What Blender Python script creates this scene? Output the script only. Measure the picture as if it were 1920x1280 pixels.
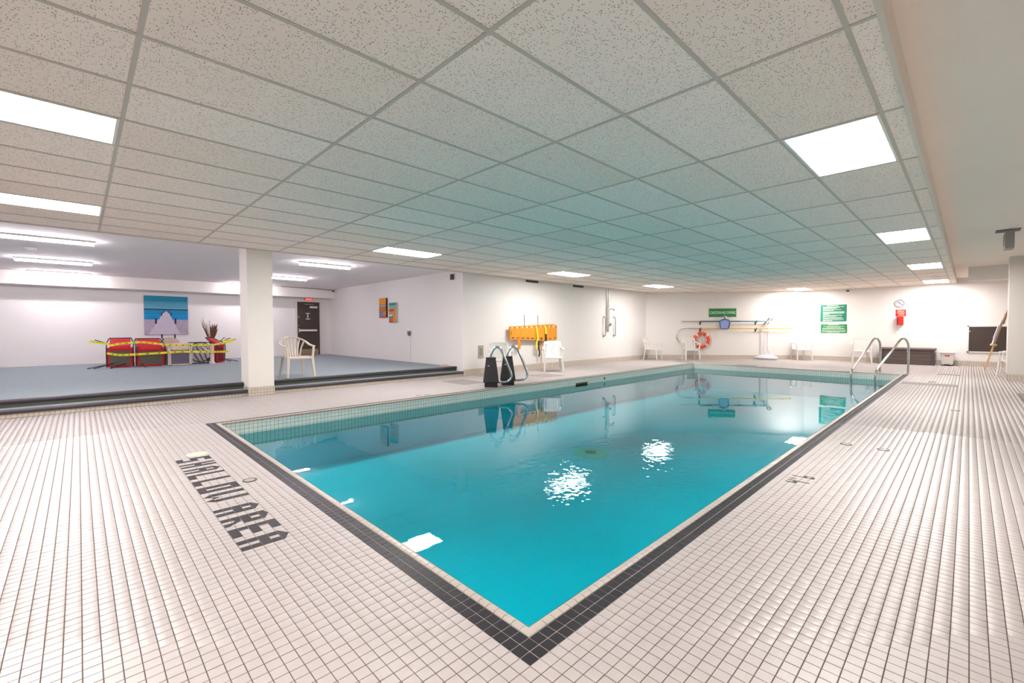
import bpy, math, random
import numpy as np
from mathutils import Vector, Matrix
random.seed(7)
R = math.radians
SC = bpy.context.scene
COL = SC.collection
for o in list(bpy.data.objects):
    bpy.data.objects.remove(o, do_unlink=True)

# ---------------------------------------------------------------- camera, world, exposure
CAM_H = 1.2035
yaw, pitch, roll = R(45.766), R(-1.602), R(-0.121)
fw = Vector((math.cos(yaw) * math.cos(pitch), math.sin(yaw) * math.cos(pitch), math.sin(pitch)))
rt = Vector((math.sin(yaw), -math.cos(yaw), 0))
up = rt.cross(fw)
r2 = rt * math.cos(roll) + up * math.sin(roll)
u2 = -rt * math.sin(roll) + up * math.cos(roll)
cd = bpy.data.cameras.new('camera')
cam = bpy.data.objects.new('camera', cd)
COL.objects.link(cam)
M3 = Matrix((r2, u2, -fw)).transposed()
cam.matrix_world = Matrix.Translation((0, 0, CAM_H)) @ M3.to_4x4()
cd.sensor_fit = 'HORIZONTAL'
cd.sensor_width = 36.0
cd.lens = 36.0 * 834.11 / 1920.0
cd.clip_start = 0.02
cd.clip_end = 100
SC.camera = cam
w = bpy.data.worlds.new('world')
w.use_nodes = True
w.node_tree.nodes['Background'].inputs[0].default_value = (1, 0.97, 0.95, 1)
w.node_tree.nodes['Background'].inputs[1].default_value = 0.02
SC.world = w
vs = SC.view_settings
vs.view_transform = 'Standard'
vs.look = 'None'
vs.gamma = 1
vs.use_curve_mapping = False
vs.exposure = 0.0
try:
    cy = SC.cycles
    cy.max_bounces = 24
    cy.diffuse_bounces = 16
    cy.glossy_bounces = 8
    cy.transparent_max_bounces = 16
except Exception:
    pass
TROFFER = 51.0       # emission of the ceiling panels
STRIP = 104.0         # emission of the alcove strip lights

# ---------------------------------------------------------------- helpers
def lin(h):
    h = h.lstrip('#')
    out = []
    for k in (0, 2, 4):
        c = int(h[k:k + 2], 16) / 255
        out.append(c / 12.92 if c <= 0.04045 else ((c + 0.055) / 1.055) ** 2.4)
    return (*out, 1)

def V(*a):
    return Vector(a)

class MB:
    """collects geometry, then links it as one mesh object"""
    def __init__(self):
        self.v = []
        self.f = []
        self.mi = []
        self.m = 0
    def add(self, vs, fs):
        b = len(self.v)
        self.v += [tuple(p) for p in vs]
        self.f += [tuple(b + i for i in f) for f in fs]
        self.mi += [self.m] * len(fs)
        return self
    def box(self, a, b, rot=None, at=None):
        x0, y0, z0 = a
        x1, y1, z1 = b
        p = [V(x, y, z) for z in (z0, z1) for y in (y0, y1) for x in (x0, x1)]
        if rot is not None:
            c = at if at is not None else V((x0 + x1) / 2, (y0 + y1) / 2, (z0 + z1) / 2)
            p = [rot @ (q - c) + c for q in p]
        return self.add(p, [(0, 2, 3, 1), (4, 5, 7, 6), (0, 1, 5, 4), (2, 6, 7, 3), (0, 4, 6, 2), (1, 3, 7, 5)])
    def tube(self, path, r, n=8, closed=False):
        P = [Vector(p) for p in path]
        N = len(P)
        rr = r if hasattr(r, '__len__') else [r] * N
        T = []
        for i in range(N):
            if closed:
                t = P[(i + 1) % N] - P[i - 1]
            else:
                t = P[min(i + 1, N - 1)] - P[max(i - 1, 0)]
            T.append(t.normalized())
        nrm = T[0].orthogonal().normalized()
        vs = []
        for i in range(N):
            nrm = (nrm - T[i] * nrm.dot(T[i]))
            nrm = nrm.normalized() if nrm.length > 1e-6 else T[i].orthogonal().normalized()
            bi = T[i].cross(nrm)
            for k in range(n):
                a = 2 * math.pi * k / n
                vs.append(P[i] + (nrm * math.cos(a) + bi * math.sin(a)) * rr[i])
        fs = []
        for i in range(N if closed else N - 1):
            j = (i + 1) % N
            for k in range(n):
                l = (k + 1) % n
                fs.append((i * n + k, i * n + l, j * n + l, j * n + k))
        if not closed:
            fs.append(tuple(range(n - 1, -1, -1)))
            fs.append(tuple((N - 1) * n + k for k in range(n)))
        return self.add(vs, fs)
    def sweep(self, path, wid, thk, nup, closed=False):
        """rectangular section: wid along the side vector, thk along the (projected) up vector"""
        P = [Vector(p) for p in path]
        N = len(P)
        ww = wid if hasattr(wid, '__len__') else [wid] * N
        tt = thk if hasattr(thk, '__len__') else [thk] * N
        vs = []
        for i in range(N):
            if closed:
                t = (P[(i + 1) % N] - P[i - 1]).normalized()
            else:
                t = (P[min(i + 1, N - 1)] - P[max(i - 1, 0)]).normalized()
            u = Vector(nup[i]) if isinstance(nup, list) else Vector(nup)
            u = (u - t * u.dot(t)).normalized()
            s = t.cross(u)
            a, b = ww[i] / 2, tt[i] / 2
            vs += [P[i] + s * a + u * b, P[i] - s * a + u * b, P[i] - s * a - u * b, P[i] + s * a - u * b]
        fs = []
        for i in range(N if closed else N - 1):
            j = (i + 1) % N
            for k in range(4):
                l = (k + 1) % 4
                fs.append((i * 4 + k, i * 4 + l, j * 4 + l, j * 4 + k))
        if not closed:
            fs.append((3, 2, 1, 0))
            fs.append(tuple((N - 1) * 4 + k for k in range(4)))
        return self.add(vs, fs)
    def lathe(self, prof, n=24, c=(0, 0, 0), ax=None):
        c = Vector(c)
        ax = Vector(ax).normalized() if ax else V(0, 0, 1)
        e1 = ax.orthogonal().normalized()
        e2 = ax.cross(e1)
        vs = []
        for (r, z) in prof:
            for k in range(n):
                a = 2 * math.pi * k / n
                vs.append(c + ax * z + (e1 * math.cos(a) + e2 * math.sin(a)) * r)
        m = len(prof)
        fs = [(i * n + k, i * n + (k + 1) % n, (i + 1) * n + (k + 1) % n, (i + 1) * n + k) for i in range(m - 1) for k in range(n)]
        fs.append(tuple(range(n - 1, -1, -1)))
        fs.append(tuple((m - 1) * n + k for k in range(n)))
        return self.add(vs, fs)
    def prism(self, poly, F, d0, d1):
        """polygon in the frame F=(O,U,Vv,N), extruded from d0 to d1 along N"""
        O, U, W, N = F
        n = len(poly)
        vs = [O + U * a + W * b + N * d0 for a, b in poly] + [O + U * a + W * b + N * d1 for a, b in poly]
        fs = [tuple(range(n - 1, -1, -1)), tuple(range(n, 2 * n))]
        fs += [(k, (k + 1) % n, n + (k + 1) % n, n + k) for k in range(n)]
        return self.add(vs, fs)
    def plate(self, us, ws, F, d0, d1, hole=lambda a, b: False):
        """grid plate in the frame F with cells removed where hole(u,w)"""
        O, U, W, N = F
        nu, nw = len(us), len(ws)
        solid = [[not hole((us[i] + us[i + 1]) / 2, (ws[j] + ws[j + 1]) / 2) for j in range(nw - 1)] for i in range(nu - 1)]
        vs = [O + U * a + W * b + N * d for d in (d0, d1) for b in ws for a in us]
        I = lambda i, j, k: k * nu * nw + j * nu + i
        fs = []
        S = lambda i, j: 0 <= i < nu - 1 and 0 <= j < nw - 1 and solid[i][j]
        for i in range(nu - 1):
            for j in range(nw - 1):
                if not solid[i][j]:
                    continue
                fs.append((I(i, j, 0), I(i, j + 1, 0), I(i + 1, j + 1, 0), I(i + 1, j, 0)))
                fs.append((I(i, j, 1), I(i + 1, j, 1), I(i + 1, j + 1, 1), I(i, j + 1, 1)))
                if not S(i - 1, j): fs.append((I(i, j, 0), I(i, j, 1), I(i, j + 1, 1), I(i, j + 1, 0)))
                if not S(i + 1, j): fs.append((I(i + 1, j, 0), I(i + 1, j + 1, 0), I(i + 1, j + 1, 1), I(i + 1, j, 1)))
                if not S(i, j - 1): fs.append((I(i, j, 0), I(i + 1, j, 0), I(i + 1, j, 1), I(i, j, 1)))
                if not S(i, j + 1): fs.append((I(i, j + 1, 0), I(i, j + 1, 1), I(i + 1, j + 1, 1), I(i + 1, j + 1, 0)))
        return self.add(vs, fs)
    def mesh(self, name):
        me = bpy.data.meshes.new(name)
        me.from_pydata(self.v, [], self.f)
        if any(self.mi):
            me.polygons.foreach_set('material_index', self.mi)
        me.update()
        return me
    def build(self, name, mat, parent=None, smooth=False, bevel=0, origin=None):
        if origin is not None:
            o = Vector(origin)
            self.v = [tuple(Vector(p) - o) for p in self.v]
        me = self.mesh(name)
        for m in (mat if isinstance(mat, list) else [mat]):
            me.materials.append(m)
        if smooth:
            me.polygons.foreach_set('use_smooth', [True] * len(me.polygons))
            try:
                me.set_sharp_from_angle(angle=R(40))
            except Exception:
                pass
        ob = bpy.data.objects.new(name, me)
        COL.objects.link(ob)
        if origin is not None:
            ob.location = origin
        if parent is not None:
            ob.parent = parent
        if bevel:
            md = ob.modifiers.new('bevel', 'BEVEL')
            md.width = bevel
            md.segments = 2
            md.limit_method = 'ANGLE'
        return ob

def tag(o, label=None, cat=None, group=None, kind=None):
    if label: o['label'] = label
    if cat: o['category'] = cat
    if group: o['group'] = group
    if kind: o['kind'] = kind
    return o

def thing(name, label, cat, loc=(0, 0, 0), rotz=0, group=None):
    o = bpy.data.objects.new(name, None)
    o.empty_display_size = 0.1
    COL.objects.link(o)
    o.location = loc
    o.rotation_euler = (0, 0, rotz)
    return tag(o, label, cat, group)

def struct(o, label, cat):
    return tag(o, label, cat, None, 'structure')

def part(me_ob, parent, loc=None):
    c = me_ob.copy()
    COL.objects.link(c)
    c.parent = parent
    if loc is not None:
        c.location = loc
    return c

def copy_thing(root, label, loc, rotz, group=None):
    r = root.copy()
    COL.objects.link(r)
    r.location = loc
    r.rotation_euler = (0, 0, rotz)
    r['label'] = label
    if group: r['group'] = group
    for ch in list(root.children):
        c = ch.copy()
        COL.objects.link(c)
        c.parent = r
        for g in list(ch.children):
            d = g.copy()
            COL.objects.link(d)
            d.parent = c
    return r

def text_mesh(body, size, ext=0.001, align='CENTER', bold=0.0):
    cu = bpy.data.curves.new('txt', 'FONT')
    cu.body = body
    cu.size = size
    cu.extrude = ext
    cu.offset = bold
    cu.align_x = align
    cu.align_y = 'CENTER'
    ob = bpy.data.objects.new('txt', cu)
    COL.objects.link(ob)
    bpy.context.view_layer.update()
    dg = bpy.context.evaluated_depsgraph_get()
    me = bpy.data.meshes.new_from_object(ob.evaluated_get(dg))
    bpy.data.objects.remove(ob, do_unlink=True)
    return me

def text_on(body, size, F, u, v, d, mat, parent, name='lettering', ext=0.001, bold=0.0, width=None):
    me = text_mesh(body, size, ext, 'CENTER', bold)
    O, U, W, N = F
    xs = [q.co.x for q in me.vertices]
    sx = 1.0
    if width:
        sx = width / (max(xs) - min(xs))
    for q in me.vertices:
        a, b, c = q.co
        q.co = O + U * (u + a * sx) + W * (v + b) + N * (d + c)
    me.materials.clear()
    me.materials.append(mat)
    ob = bpy.data.objects.new(name, me)
    COL.objects.link(ob)
    ob.parent = parent
    return ob

def arc(c, r, a0, a1, n, ex, ey):
    c, ex, ey = Vector(c), Vector(ex), Vector(ey)
    return [c + ex * (r * math.cos(R(a0 + (a1 - a0) * k / n))) + ey * (r * math.sin(R(a0 + (a1 - a0) * k / n))) for k in range(n + 1)]

def smoothpath(pts, n=6):
    P = [Vector(p) for p in pts]
    P = [P[0] * 2 - P[1]] + P + [P[-1] * 2 - P[-2]]
    out = []
    for i in range(1, len(P) - 2):
        for k in range(n):
            t = k / n
            a, b, c, d = P[i - 1], P[i], P[i + 1], P[i + 2]
            out.append(0.5 * ((2 * b) + (c - a) * t + (2 * a - 5 * b + 4 * c - d) * t * t + (3 * b - a - 3 * c + d) * t ** 3))
    out.append(P[-2])
    return out

# ---------------------------------------------------------------- materials
MATS = {}
def mat(name, col, rough=0.5, metal=0.0, emit=None, emits=0.0, spec=None, noise=None, bump=None, alpha=None):
    m = bpy.data.materials.new(name)
    m.use_nodes = True
    nt = m.node_tree
    b = nt.nodes['Principled BSDF']
    c = lin(col) if isinstance(col, str) else (*col, 1)
    b.inputs['Base Color'].default_value = c
    b.inputs['Roughness'].default_value = rough
    b.inputs['Metallic'].default_value = metal
    if spec is not None: b.inputs['Specular IOR Level'].default_value = spec
    if emit is not None:
        b.inputs['Emission Color'].default_value = (*emit, 1)
        b.inputs['Emission Strength'].default_value = emits
    if noise or bump:
        tc = nt.nodes.new('ShaderNodeTexCoord')
        ns = nt.nodes.new('ShaderNodeTexNoise')
        ns.inputs['Scale'].default_value = (noise or bump)[0]
        ns.inputs['Detail'].default_value = 3
        nt.links.new(tc.outputs['Object'], ns.inputs['Vector'])
        if noise:
            mx = nt.nodes.new('ShaderNodeMix')
            mx.data_type = 'RGBA'
            k = noise[1]
            mx.inputs[6].default_value = (c[0] * (1 - k), c[1] * (1 - k), c[2] * (1 - k), 1)
            mx.inputs[7].default_value = (min(1, c[0] * (1 + k)), min(1, c[1] * (1 + k)), min(1, c[2] * (1 + k)), 1)
            nt.links.new(ns.outputs['Fac'], mx.inputs[0])
            nt.links.new(mx.outputs[2], b.inputs['Base Color'])
        if bump:
            if noise:
                ns = nt.nodes.new('ShaderNodeTexNoise')
                ns.inputs['Scale'].default_value = bump[0]
                nt.links.new(tc.outputs['Object'], ns.inputs['Vector'])
            bp = nt.nodes.new('ShaderNodeBump')
            bp.inputs['Strength'].default_value = bump[1]
            bp.inputs['Distance'].default_value = 0.01
            nt.links.new(ns.outputs['Fac'], bp.inputs['Height'])
            nt.links.new(bp.outputs[0], b.inputs['Normal'])
    MATS[name] = m
    return m

def N(nt, t, **kw):
    n = nt.nodes.new(t)
    for k, v in kw.items():
        setattr(n, k, v)
    return n

def math_node(nt, op, a, b=None):
    n = nt.nodes.new('ShaderNodeMath')
    n.operation = op
    for i, x in enumerate((a, b)):
        if x is None: continue
        if isinstance(x, (int, float)): n.inputs[i].default_value = x
        else: nt.links.new(x, n.inputs[i])
    return n.outputs[0]

def wall_vec(nt):
    """(x+y, z) coordinates so that courses run along any upright wall"""
    g = N(nt, 'ShaderNodeNewGeometry')
    s = N(nt, 'ShaderNodeSeparateXYZ')
    nt.links.new(g.outputs['Position'], s.inputs[0])
    c = N(nt, 'ShaderNodeCombineXYZ')
    nt.links.new(math_node(nt, 'SUBTRACT', s.outputs[0], s.outputs[1]), c.inputs[0])
    nt.links.new(s.outputs[2], c.inputs[1])
    return c.outputs[0], g

def grid_mat(name, tile, tile2, grout, pitch, joint, rough=0.3, xy=False):
    """square tile grid too fine to build"""
    m = bpy.data.materials.new(name)
    m.use_nodes = True
    nt = m.node_tree
    b = nt.nodes['Principled BSDF']
    vec, g = wall_vec(nt)
    if xy: vec = g.outputs['Position']
    br = N(nt, 'ShaderNodeTexBrick', offset=0.0, squash=1.0)
    br.inputs['Color1'].default_value = lin(tile)
    br.inputs['Color2'].default_value = lin(tile2)
    br.inputs['Mortar'].default_value = lin(grout)
    br.inputs['Scale'].default_value = 1.0
    br.inputs['Mortar Size'].default_value = joint
    br.inputs['Mortar Smooth'].default_value = 0.1
    br.inputs['Brick Width'].default_value = pitch
    br.inputs['Row Height'].default_value = pitch
    nt.links.new(vec, br.inputs['Vector'])
    nt.links.new(br.outputs['Color'], b.inputs['Base Color'])
    b.inputs['Roughness'].default_value = rough
    MATS[name] = m
    return m

def paint_mat(name, col, course=True, rough=0.6, bump=0.25):
    m = bpy.data.materials.new(name)
    m.use_nodes = True
    nt = m.node_tree
    b = nt.nodes['Principled BSDF']
    vec, g = wall_vec(nt)
    ns = N(nt, 'ShaderNodeTexNoise')
    ns.inputs['Scale'].default_value = 1.3
    ns.inputs['Detail'].default_value = 4
    nt.links.new(g.outputs['Position'], ns.inputs['Vector'])
    mx = N(nt, 'ShaderNodeMix', data_type='RGBA')
    c = lin(col)
    mx.inputs[6].default_value = (c[0] * .95, c[1] * .945, c[2] * .94, 1)
    mx.inputs[7].default_value = c
    nt.links.new(ns.outputs['Fac'], mx.inputs[0])
    nt.links.new(mx.outputs[2], b.inputs['Base Color'])
    b.inputs['Roughness'].default_value = rough
    n2 = N(nt, 'ShaderNodeTexNoise')
    n2.inputs['Scale'].default_value = 60
    nt.links.new(g.outputs['Position'], n2.inputs['Vector'])
    h = n2.outputs['Fac']
    if course:
        br = N(nt, 'ShaderNodeTexBrick', offset=0.5, squash=1.0)
        br.inputs['Color1'].default_value = (1, 1, 1, 1)
        br.inputs['Color2'].default_value = (1, 1, 1, 1)
        br.inputs['Mortar'].default_value = (0, 0, 0, 1)
        br.inputs['Scale'].default_value = 1
        br.inputs['Mortar Size'].default_value = 0.006
        br.inputs['Mortar Smooth'].default_value = 0.6
        br.inputs['Brick Width'].default_value = 0.4
        br.inputs['Row Height'].default_value = 0.2
        nt.links.new(vec, br.inputs['Vector'])
        h = math_node(nt, 'ADD', math_node(nt, 'MULTIPLY', h, 0.35), br.outputs['Color'])
    bp = N(nt, 'ShaderNodeBump')
    bp.inputs['Strength'].default_value = bump
    bp.inputs['Distance'].default_value = 0.004
    nt.links.new(h, bp.inputs['Height'])
    nt.links.new(bp.outputs[0], b.inputs['Normal'])
    MATS[name] = m
    return m

def tile_mat(name, col, var, rough, glob=False):
    """glazed ceramic; slight change of tone from piece to piece"""
    m = bpy.data.materials.new(name)
    m.use_nodes = True
    nt = m.node_tree
    b = nt.nodes['Principled BSDF']
    g = N(nt, 'ShaderNodeNewGeometry')
    sc = N(nt, 'ShaderNodeVectorMath', operation='SCALE')
    sc.inputs['Scale'].default_value = 1 / 0.0521
    nt.links.new(g.outputs['Position'], sc.inputs[0])
    fl = N(nt, 'ShaderNodeVectorMath', operation='FLOOR')
    nt.links.new(sc.outputs[0], fl.inputs[0])
    wn = N(nt, 'ShaderNodeTexWhiteNoise', noise_dimensions='2D')
    nt.links.new(fl.outputs[0], wn.inputs['Vector'])
    n2 = N(nt, 'ShaderNodeTexNoise')
    n2.inputs['Scale'].default_value = 0.9
    nt.links.new(g.outputs['Position'], n2.inputs['Vector'])
    f = math_node(nt, 'ADD', math_node(nt, 'MULTIPLY', wn.outputs['Value'], 0.6), math_node(nt, 'MULTIPLY', n2.outputs['Fac'], 0.4))
    mx = N(nt, 'ShaderNodeMix', data_type='RGBA')
    c = lin(col)
    mx.inputs[6].default_value = tuple(x * (1 - k) for x, k in zip(c[:3], var)) + (1,)
    mx.inputs[7].default_value = c
    nt.links.new(f, mx.inputs[0])
    nt.links.new(mx.outputs[2], b.inputs['Base Color'])
    b.inputs['Roughness'].default_value = rough
    MATS[name] = m
    return m

def ceiling_tile_mat():
    m = bpy.data.materials.new('fissured_ceiling_board')
    m.use_nodes = True
    nt = m.node_tree
    b = nt.nodes['Principled BSDF']
    g = N(nt, 'ShaderNodeNewGeometry')
    oi = N(nt, 'ShaderNodeObjectInfo')
    mp = N(nt, 'ShaderNodeMapping')
    mp.inputs['Scale'].default_value = (1, 1, 1)
    nt.links.new(g.outputs['Position'], mp.inputs['Vector'])
    # short fissures: cells warped by noise, only the middle of some cells shows
    wv = N(nt, 'ShaderNodeTexNoise')
    wv.inputs['Scale'].default_value = 45
    nt.links.new(mp.outputs[0], wv.inputs['Vector'])
    ad = N(nt, 'ShaderNodeVectorMath', operation='MULTIPLY_ADD')
    ad.inputs[1].default_value = (0.022, 0.022, 0.0)
    nt.links.new(wv.outputs['Color'], ad.inputs[0])
    nt.links.new(mp.outputs[0], ad.inputs[2])
    vo = N(nt, 'ShaderNodeTexVoronoi', voronoi_dimensions='2D')
    vo.inputs['Scale'].default_value = 85
    nt.links.new(ad.outputs[0], vo.inputs['Vector'])
    sp = N(nt, 'ShaderNodeSeparateColor')
    nt.links.new(vo.outputs['Color'], sp.inputs[0])
    near = math_node(nt, 'LESS_THAN', vo.outputs['Distance'], 0.27)
    pick = math_node(nt, 'LESS_THAN', sp.outputs[0], 0.27)
    fis = math_node(nt, 'MULTIPLY', near, pick)
    v2 = N(nt, 'ShaderNodeTexVoronoi', voronoi_dimensions='2D')
    v2.inputs['Scale'].default_value = 190
    nt.links.new(mp.outputs[0], v2.inputs['Vector'])
    pin = math_node(nt, 'MULTIPLY', math_node(nt, 'LESS_THAN', v2.outputs['Distance'], 0.22), 0.3)
    fac = math_node(nt, 'MAXIMUM', fis, pin)
    base = N(nt, 'ShaderNodeMix', data_type='RGBA')
    base.inputs[6].default_value = lin('#f9eadd')
    base.inputs[7].default_value = lin('#fff3e8')
    nt.links.new(oi.outputs['Random'], base.inputs[0])
    mx = N(nt, 'ShaderNodeMix', data_type='RGBA')
    mx.inputs[7].default_value = lin('#756b62')
    nt.links.new(base.outputs[2], mx.inputs[6])
    nt.links.new(math_node(nt, 'MULTIPLY', fac, 0.78), mx.inputs[0])
    nt.links.new(mx.outputs[2], b.inputs['Base Color'])
    b.inputs['Roughness'].default_value = 0.9
    bp = N(nt, 'ShaderNodeBump')
    bp.inputs['Strength'].default_value = 0.4
    bp.inputs['Distance'].default_value = 0.003
    nt.links.new(math_node(nt, 'SUBTRACT', 1.0, fac), bp.inputs['Height'])
    nt.links.new(bp.outputs[0], b.inputs['Normal'])
    return m

def water_mat():
    m = bpy.data.materials.new('pool_water')
    m.use_nodes = True
    nt = m.node_tree
    nt.nodes.remove(nt.nodes['Principled BSDF'])
    out = nt.nodes['Material Output']
    g = N(nt, 'ShaderNodeNewGeometry')
    # calm water, livelier where the return jets push it
    n1 = N(nt, 'ShaderNodeTexNoise')
    n1.inputs['Scale'].default_value = 1.1
    n1.inputs['Detail'].default_value = 2
    nt.links.new(g.outputs['Position'], n1.inputs['Vector'])
    n2 = N(nt, 'ShaderNodeTexNoise')
    n2.inputs['Scale'].default_value = 12.0
    n2.inputs['Detail'].default_value = 1.5
    nt.links.new(g.outputs['Position'], n2.inputs['Vector'])
    d = N(nt, 'ShaderNodeVectorMath', operation='DISTANCE')
    d.inputs[1].default_value = (3.7, 2.5, -0.17)
    nt.links.new(g.outputs['Position'], d.inputs[0])
    mr = N(nt, 'ShaderNodeMapRange')
    mr.inputs['From Min'].default_value = 0.9
    mr.inputs['From Max'].default_value = 2.0
    mr.inputs['To Min'].default_value = 1.0
    mr.inputs['To Max'].default_value = 0.05
    nt.links.new(d.outputs['Value'], mr.inputs['Value'])
    h = math_node(nt, 'ADD', math_node(nt, 'MULTIPLY', n1.outputs['Fac'], 0.0022),
                  math_node(nt, 'MULTIPLY', math_node(nt, 'MULTIPLY', n2.outputs['Fac'], 0.0030), mr.outputs[0]))
    bp = N(nt, 'ShaderNodeBump')
    bp.inputs['Strength'].default_value = 1.0
    bp.inputs['Distance'].default_value = 1.0
    nt.links.new(h, bp.inputs['Height'])
    fr = N(nt, 'ShaderNodeFresnel')
    fr.inputs['IOR'].default_value = 1.333
    nt.links.new(bp.outputs[0], fr.inputs['Normal'])
    gl = N(nt, 'ShaderNodeBsdfGlossy')
    gl.inputs['Roughness'].default_value = 0.0
    nt.links.new(bp.outputs[0], gl.inputs['Normal'])
    tr = N(nt, 'ShaderNodeBsdfTransparent')
    tr.inputs['Color'].default_value = (0.03, 0.75, 0.80, 1)
    mx = N(nt, 'ShaderNodeMixShader')
    nt.links.new(fr.outputs[0], mx.inputs[0])
    nt.links.new(tr.outputs[0], mx.inputs[1])
    nt.links.new(gl.outputs[0], mx.inputs[2])
    nt.links.new(mx.outputs[0], out.inputs['Surface'])
    return m

M_WALL = paint_mat('painted_block', '#e6e1dd')
M_COLUMN = paint_mat('painted_column', '#ebe5de', course=False)
M_PIER = paint_mat('painted_pier', '#d9d2cb', course=False, bump=0.5)
M_STUCCO = paint_mat('stucco_ceiling', '#efe6da', course=False, rough=0.9, bump=1.0)
M_STUCCO2 = paint_mat('alcove_ceiling', '#f2eae8', course=False, rough=0.9, bump=0.6)
M_TILEW = tile_mat('white_mosaic', '#b7aeab', (0.09, 0.10, 0.11), 0.36)
M_TILED = tile_mat('charcoal_mosaic', '#241e23', (0.30, 0.30, 0.26), 0.45)
M_COPE = tile_mat('coping_tile', '#b9afa6', (0.08, 0.09, 0.10), 0.3)
M_GROUT = mat('brown_grout', '#5a4b43', 0.9, noise=(30, .15))
M_POOLTILE = grid_mat('pool_wall_tile', '#dcdcd2', '#cfd6cd', '#6d7772', 0.0521, 0.0022)
M_SKIRT = grid_mat('skirting_tile', '#cfc4b6', '#c6b9a9', '#7a6454', 0.0521, 0.0022)
M_PLASTER = mat('pool_plaster', '#8fe6f0', 0.7, noise=(1.5, .06))
M_CARPET = mat('blue_grey_carpet', '#8e989c', 0.95, noise=(14, .14), bump=(220, .5))
M_NOSING = mat('black_rubber_nosing', '#3b343c', 0.45)
M_RISER = mat('dark_riser', '#4a4b42', 0.7, noise=(30, .25))
M_CTILE = ceiling_tile_mat()
M_TBAR = mat('painted_grid_bar', '#c3bcb0', 0.55)
M_TRIM = mat('cream_trim', '#d8d0c3', 0.6)
M_WATER = water_mat()
M_LED = mat('lit_panel', '#ffffff', 0.5, emit=(1.0, 0.97, 0.955), emits=TROFFER)
M_TUBE = mat('lit_strip', '#ffffff', 0.5, emit=(0.985, 0.91, 1.0), emits=STRIP)
M_LFRAME = mat('white_metal_frame', '#e8e4df', 0.4)
M_CHROME = mat('chrome', '#d2cfcd', 0.12, 1.0)
M_STEEL = mat('brushed_steel', '#b9b6b3', 0.32, 1.0)
M_BLACK = mat('black_plastic', '#2c2628', 0.35)
M_BLACKM = mat('black_metal', '#26222a', 0.4)
M_WHITEP = mat('white_plastic', '#dad6d0', 0.45)
M_BEIGEP = mat('beige_plastic', '#cdbfae', 0.4)
M_RED = mat('red_fabric', '#c4202c', 0.8, noise=(40, .2))
M_OLIVE = mat('olive_mesh', '#5e574a', 0.8, noise=(60, .2))
M_MAUVE = mat('mauve_mesh', '#6a5f72', 0.8, noise=(80, .18))
M_PALEB = mat('pale_tube', '#d8c6bf', 0.5)
M_YELLOW = mat('yellow_tape', '#e8dc2a', 0.5, noise=(25, .2))
M_ORANGE = mat('orange_plastic', '#dc8f1c', 0.45)
M_DORANGE = mat('strap_orange', '#e08a1c', 0.7)
M_RINGO = mat('lifebuoy_orange', '#e2491c', 0.5)
M_GREEN1 = mat('sign_green', '#1f7f48', 0.5)
M_GREEN2 = mat('sign_teal_green', '#1a7f63', 0.5)
M_GREEN3 = mat('sign_leaf_green', '#20864f', 0.5)
M_PRINT = mat('pale_print', '#d3dbcd', 0.6)
M_SREDS = mat('sign_red', '#d3211e', 0.5)
M_REDBOX = mat('red_box', '#dd2a14', 0.4)
M_BROWN = mat('brown_resin', '#5d4f4c', 0.6, noise=(50, .25), bump=(60, .3))
M_BOARD = mat('dark_pinboard', '#463a35', 0.9, noise=(70, .35))
M_WOOD = mat('pale_wood', '#d9b98a', 0.55, noise=(9, .12))
M_PAPER = mat('white_paper', '#cdc9d2', 0.6)
M_DOOR = mat('dark_brown_door', '#43362f', 0.55, noise=(6, .12))
M_KICK = mat('brass_kick_plate', '#a18a70', 0.4, 0.6)
M_DFRAME = mat('door_frame', '#d9cfca', 0.5)
M_GREYMAT = mat('grey_tile_mat', '#8f8683', 0.8, noise=(60, .2))
M_DRAIN = mat('drain_metal', '#a39d96', 0.5, 0.2)
M_DARK = mat('dark_gap', '#39332f', 0.8)
M_GREY = mat('grey_plate', '#8d8985', 0.5)
M_NAVY = mat('net_frame_blue', '#3b3c86', 0.5)
M_NET = mat('net_blue', '#8fa0cf', 0.8)
M_POLEB = mat('blue_pole', '#4f7f98', 0.4, 0.3)
M_POLEY = mat('yellow_pole', '#dcb93a', 0.4)
M_POLEA = mat('aluminium_pole', '#b7a99a', 0.35, 0.6)
M_HOSE = mat('white_hose', '#d9d4e0', 0.5)
M_EXIT = mat('lit_exit_red', '#e02020', 0.5, emit=(1.0, 0.04, 0.03), emits=1.4)

# ---------------------------------------------------------------- the setting
P = 0.0521                     # mosaic pitch
PX0, PY0 = 1.287, 1.228
NX, NY = 268, 104
PX1, PY1 = PX0 + NX * P, PY0 + NY * P
WZ = -0.17                     # water level
CZ = 2.651                     # tiled ceiling
CZ2 = 2.82                     # plain ceiling on the right
CZ3 = 2.74                     # alcove ceiling
PLZ = 0.225                    # alcove platform
XW, YW = -7.0, -2.2            # walls behind the camera
XF = 20.3                      # far wall
YL = 9.1                       # long left wall
XA = 7.1                       # side wall of the alcove
YB = 17.7                      # back wall of the alcove
CHA, CHB = V(16.4, 9.1, 0), V(20.3, 4.45, 0)
CHD = (CHB - CHA).normalized()
CHN = V(CHD.y, -CHD.x, 0)      # points into the room
if CHN.dot(V(-1, -1, 0)) < 0: CHN = -CHN
PLAN = (V(0, 0, 0), V(1, 0, 0), V(0, 1, 0), V(0, 0, 1))
def in_chamfer(x, y, m=0.0): return (V(x, y, 0) - CHA).dot(CHN) > m
def cham_y(x): return CHA.y + (x - CHA.x) * CHD.y / CHD.x
def cham_x(y): return CHA.x + (y - CHA.y) * CHD.x / CHD.y

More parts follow.
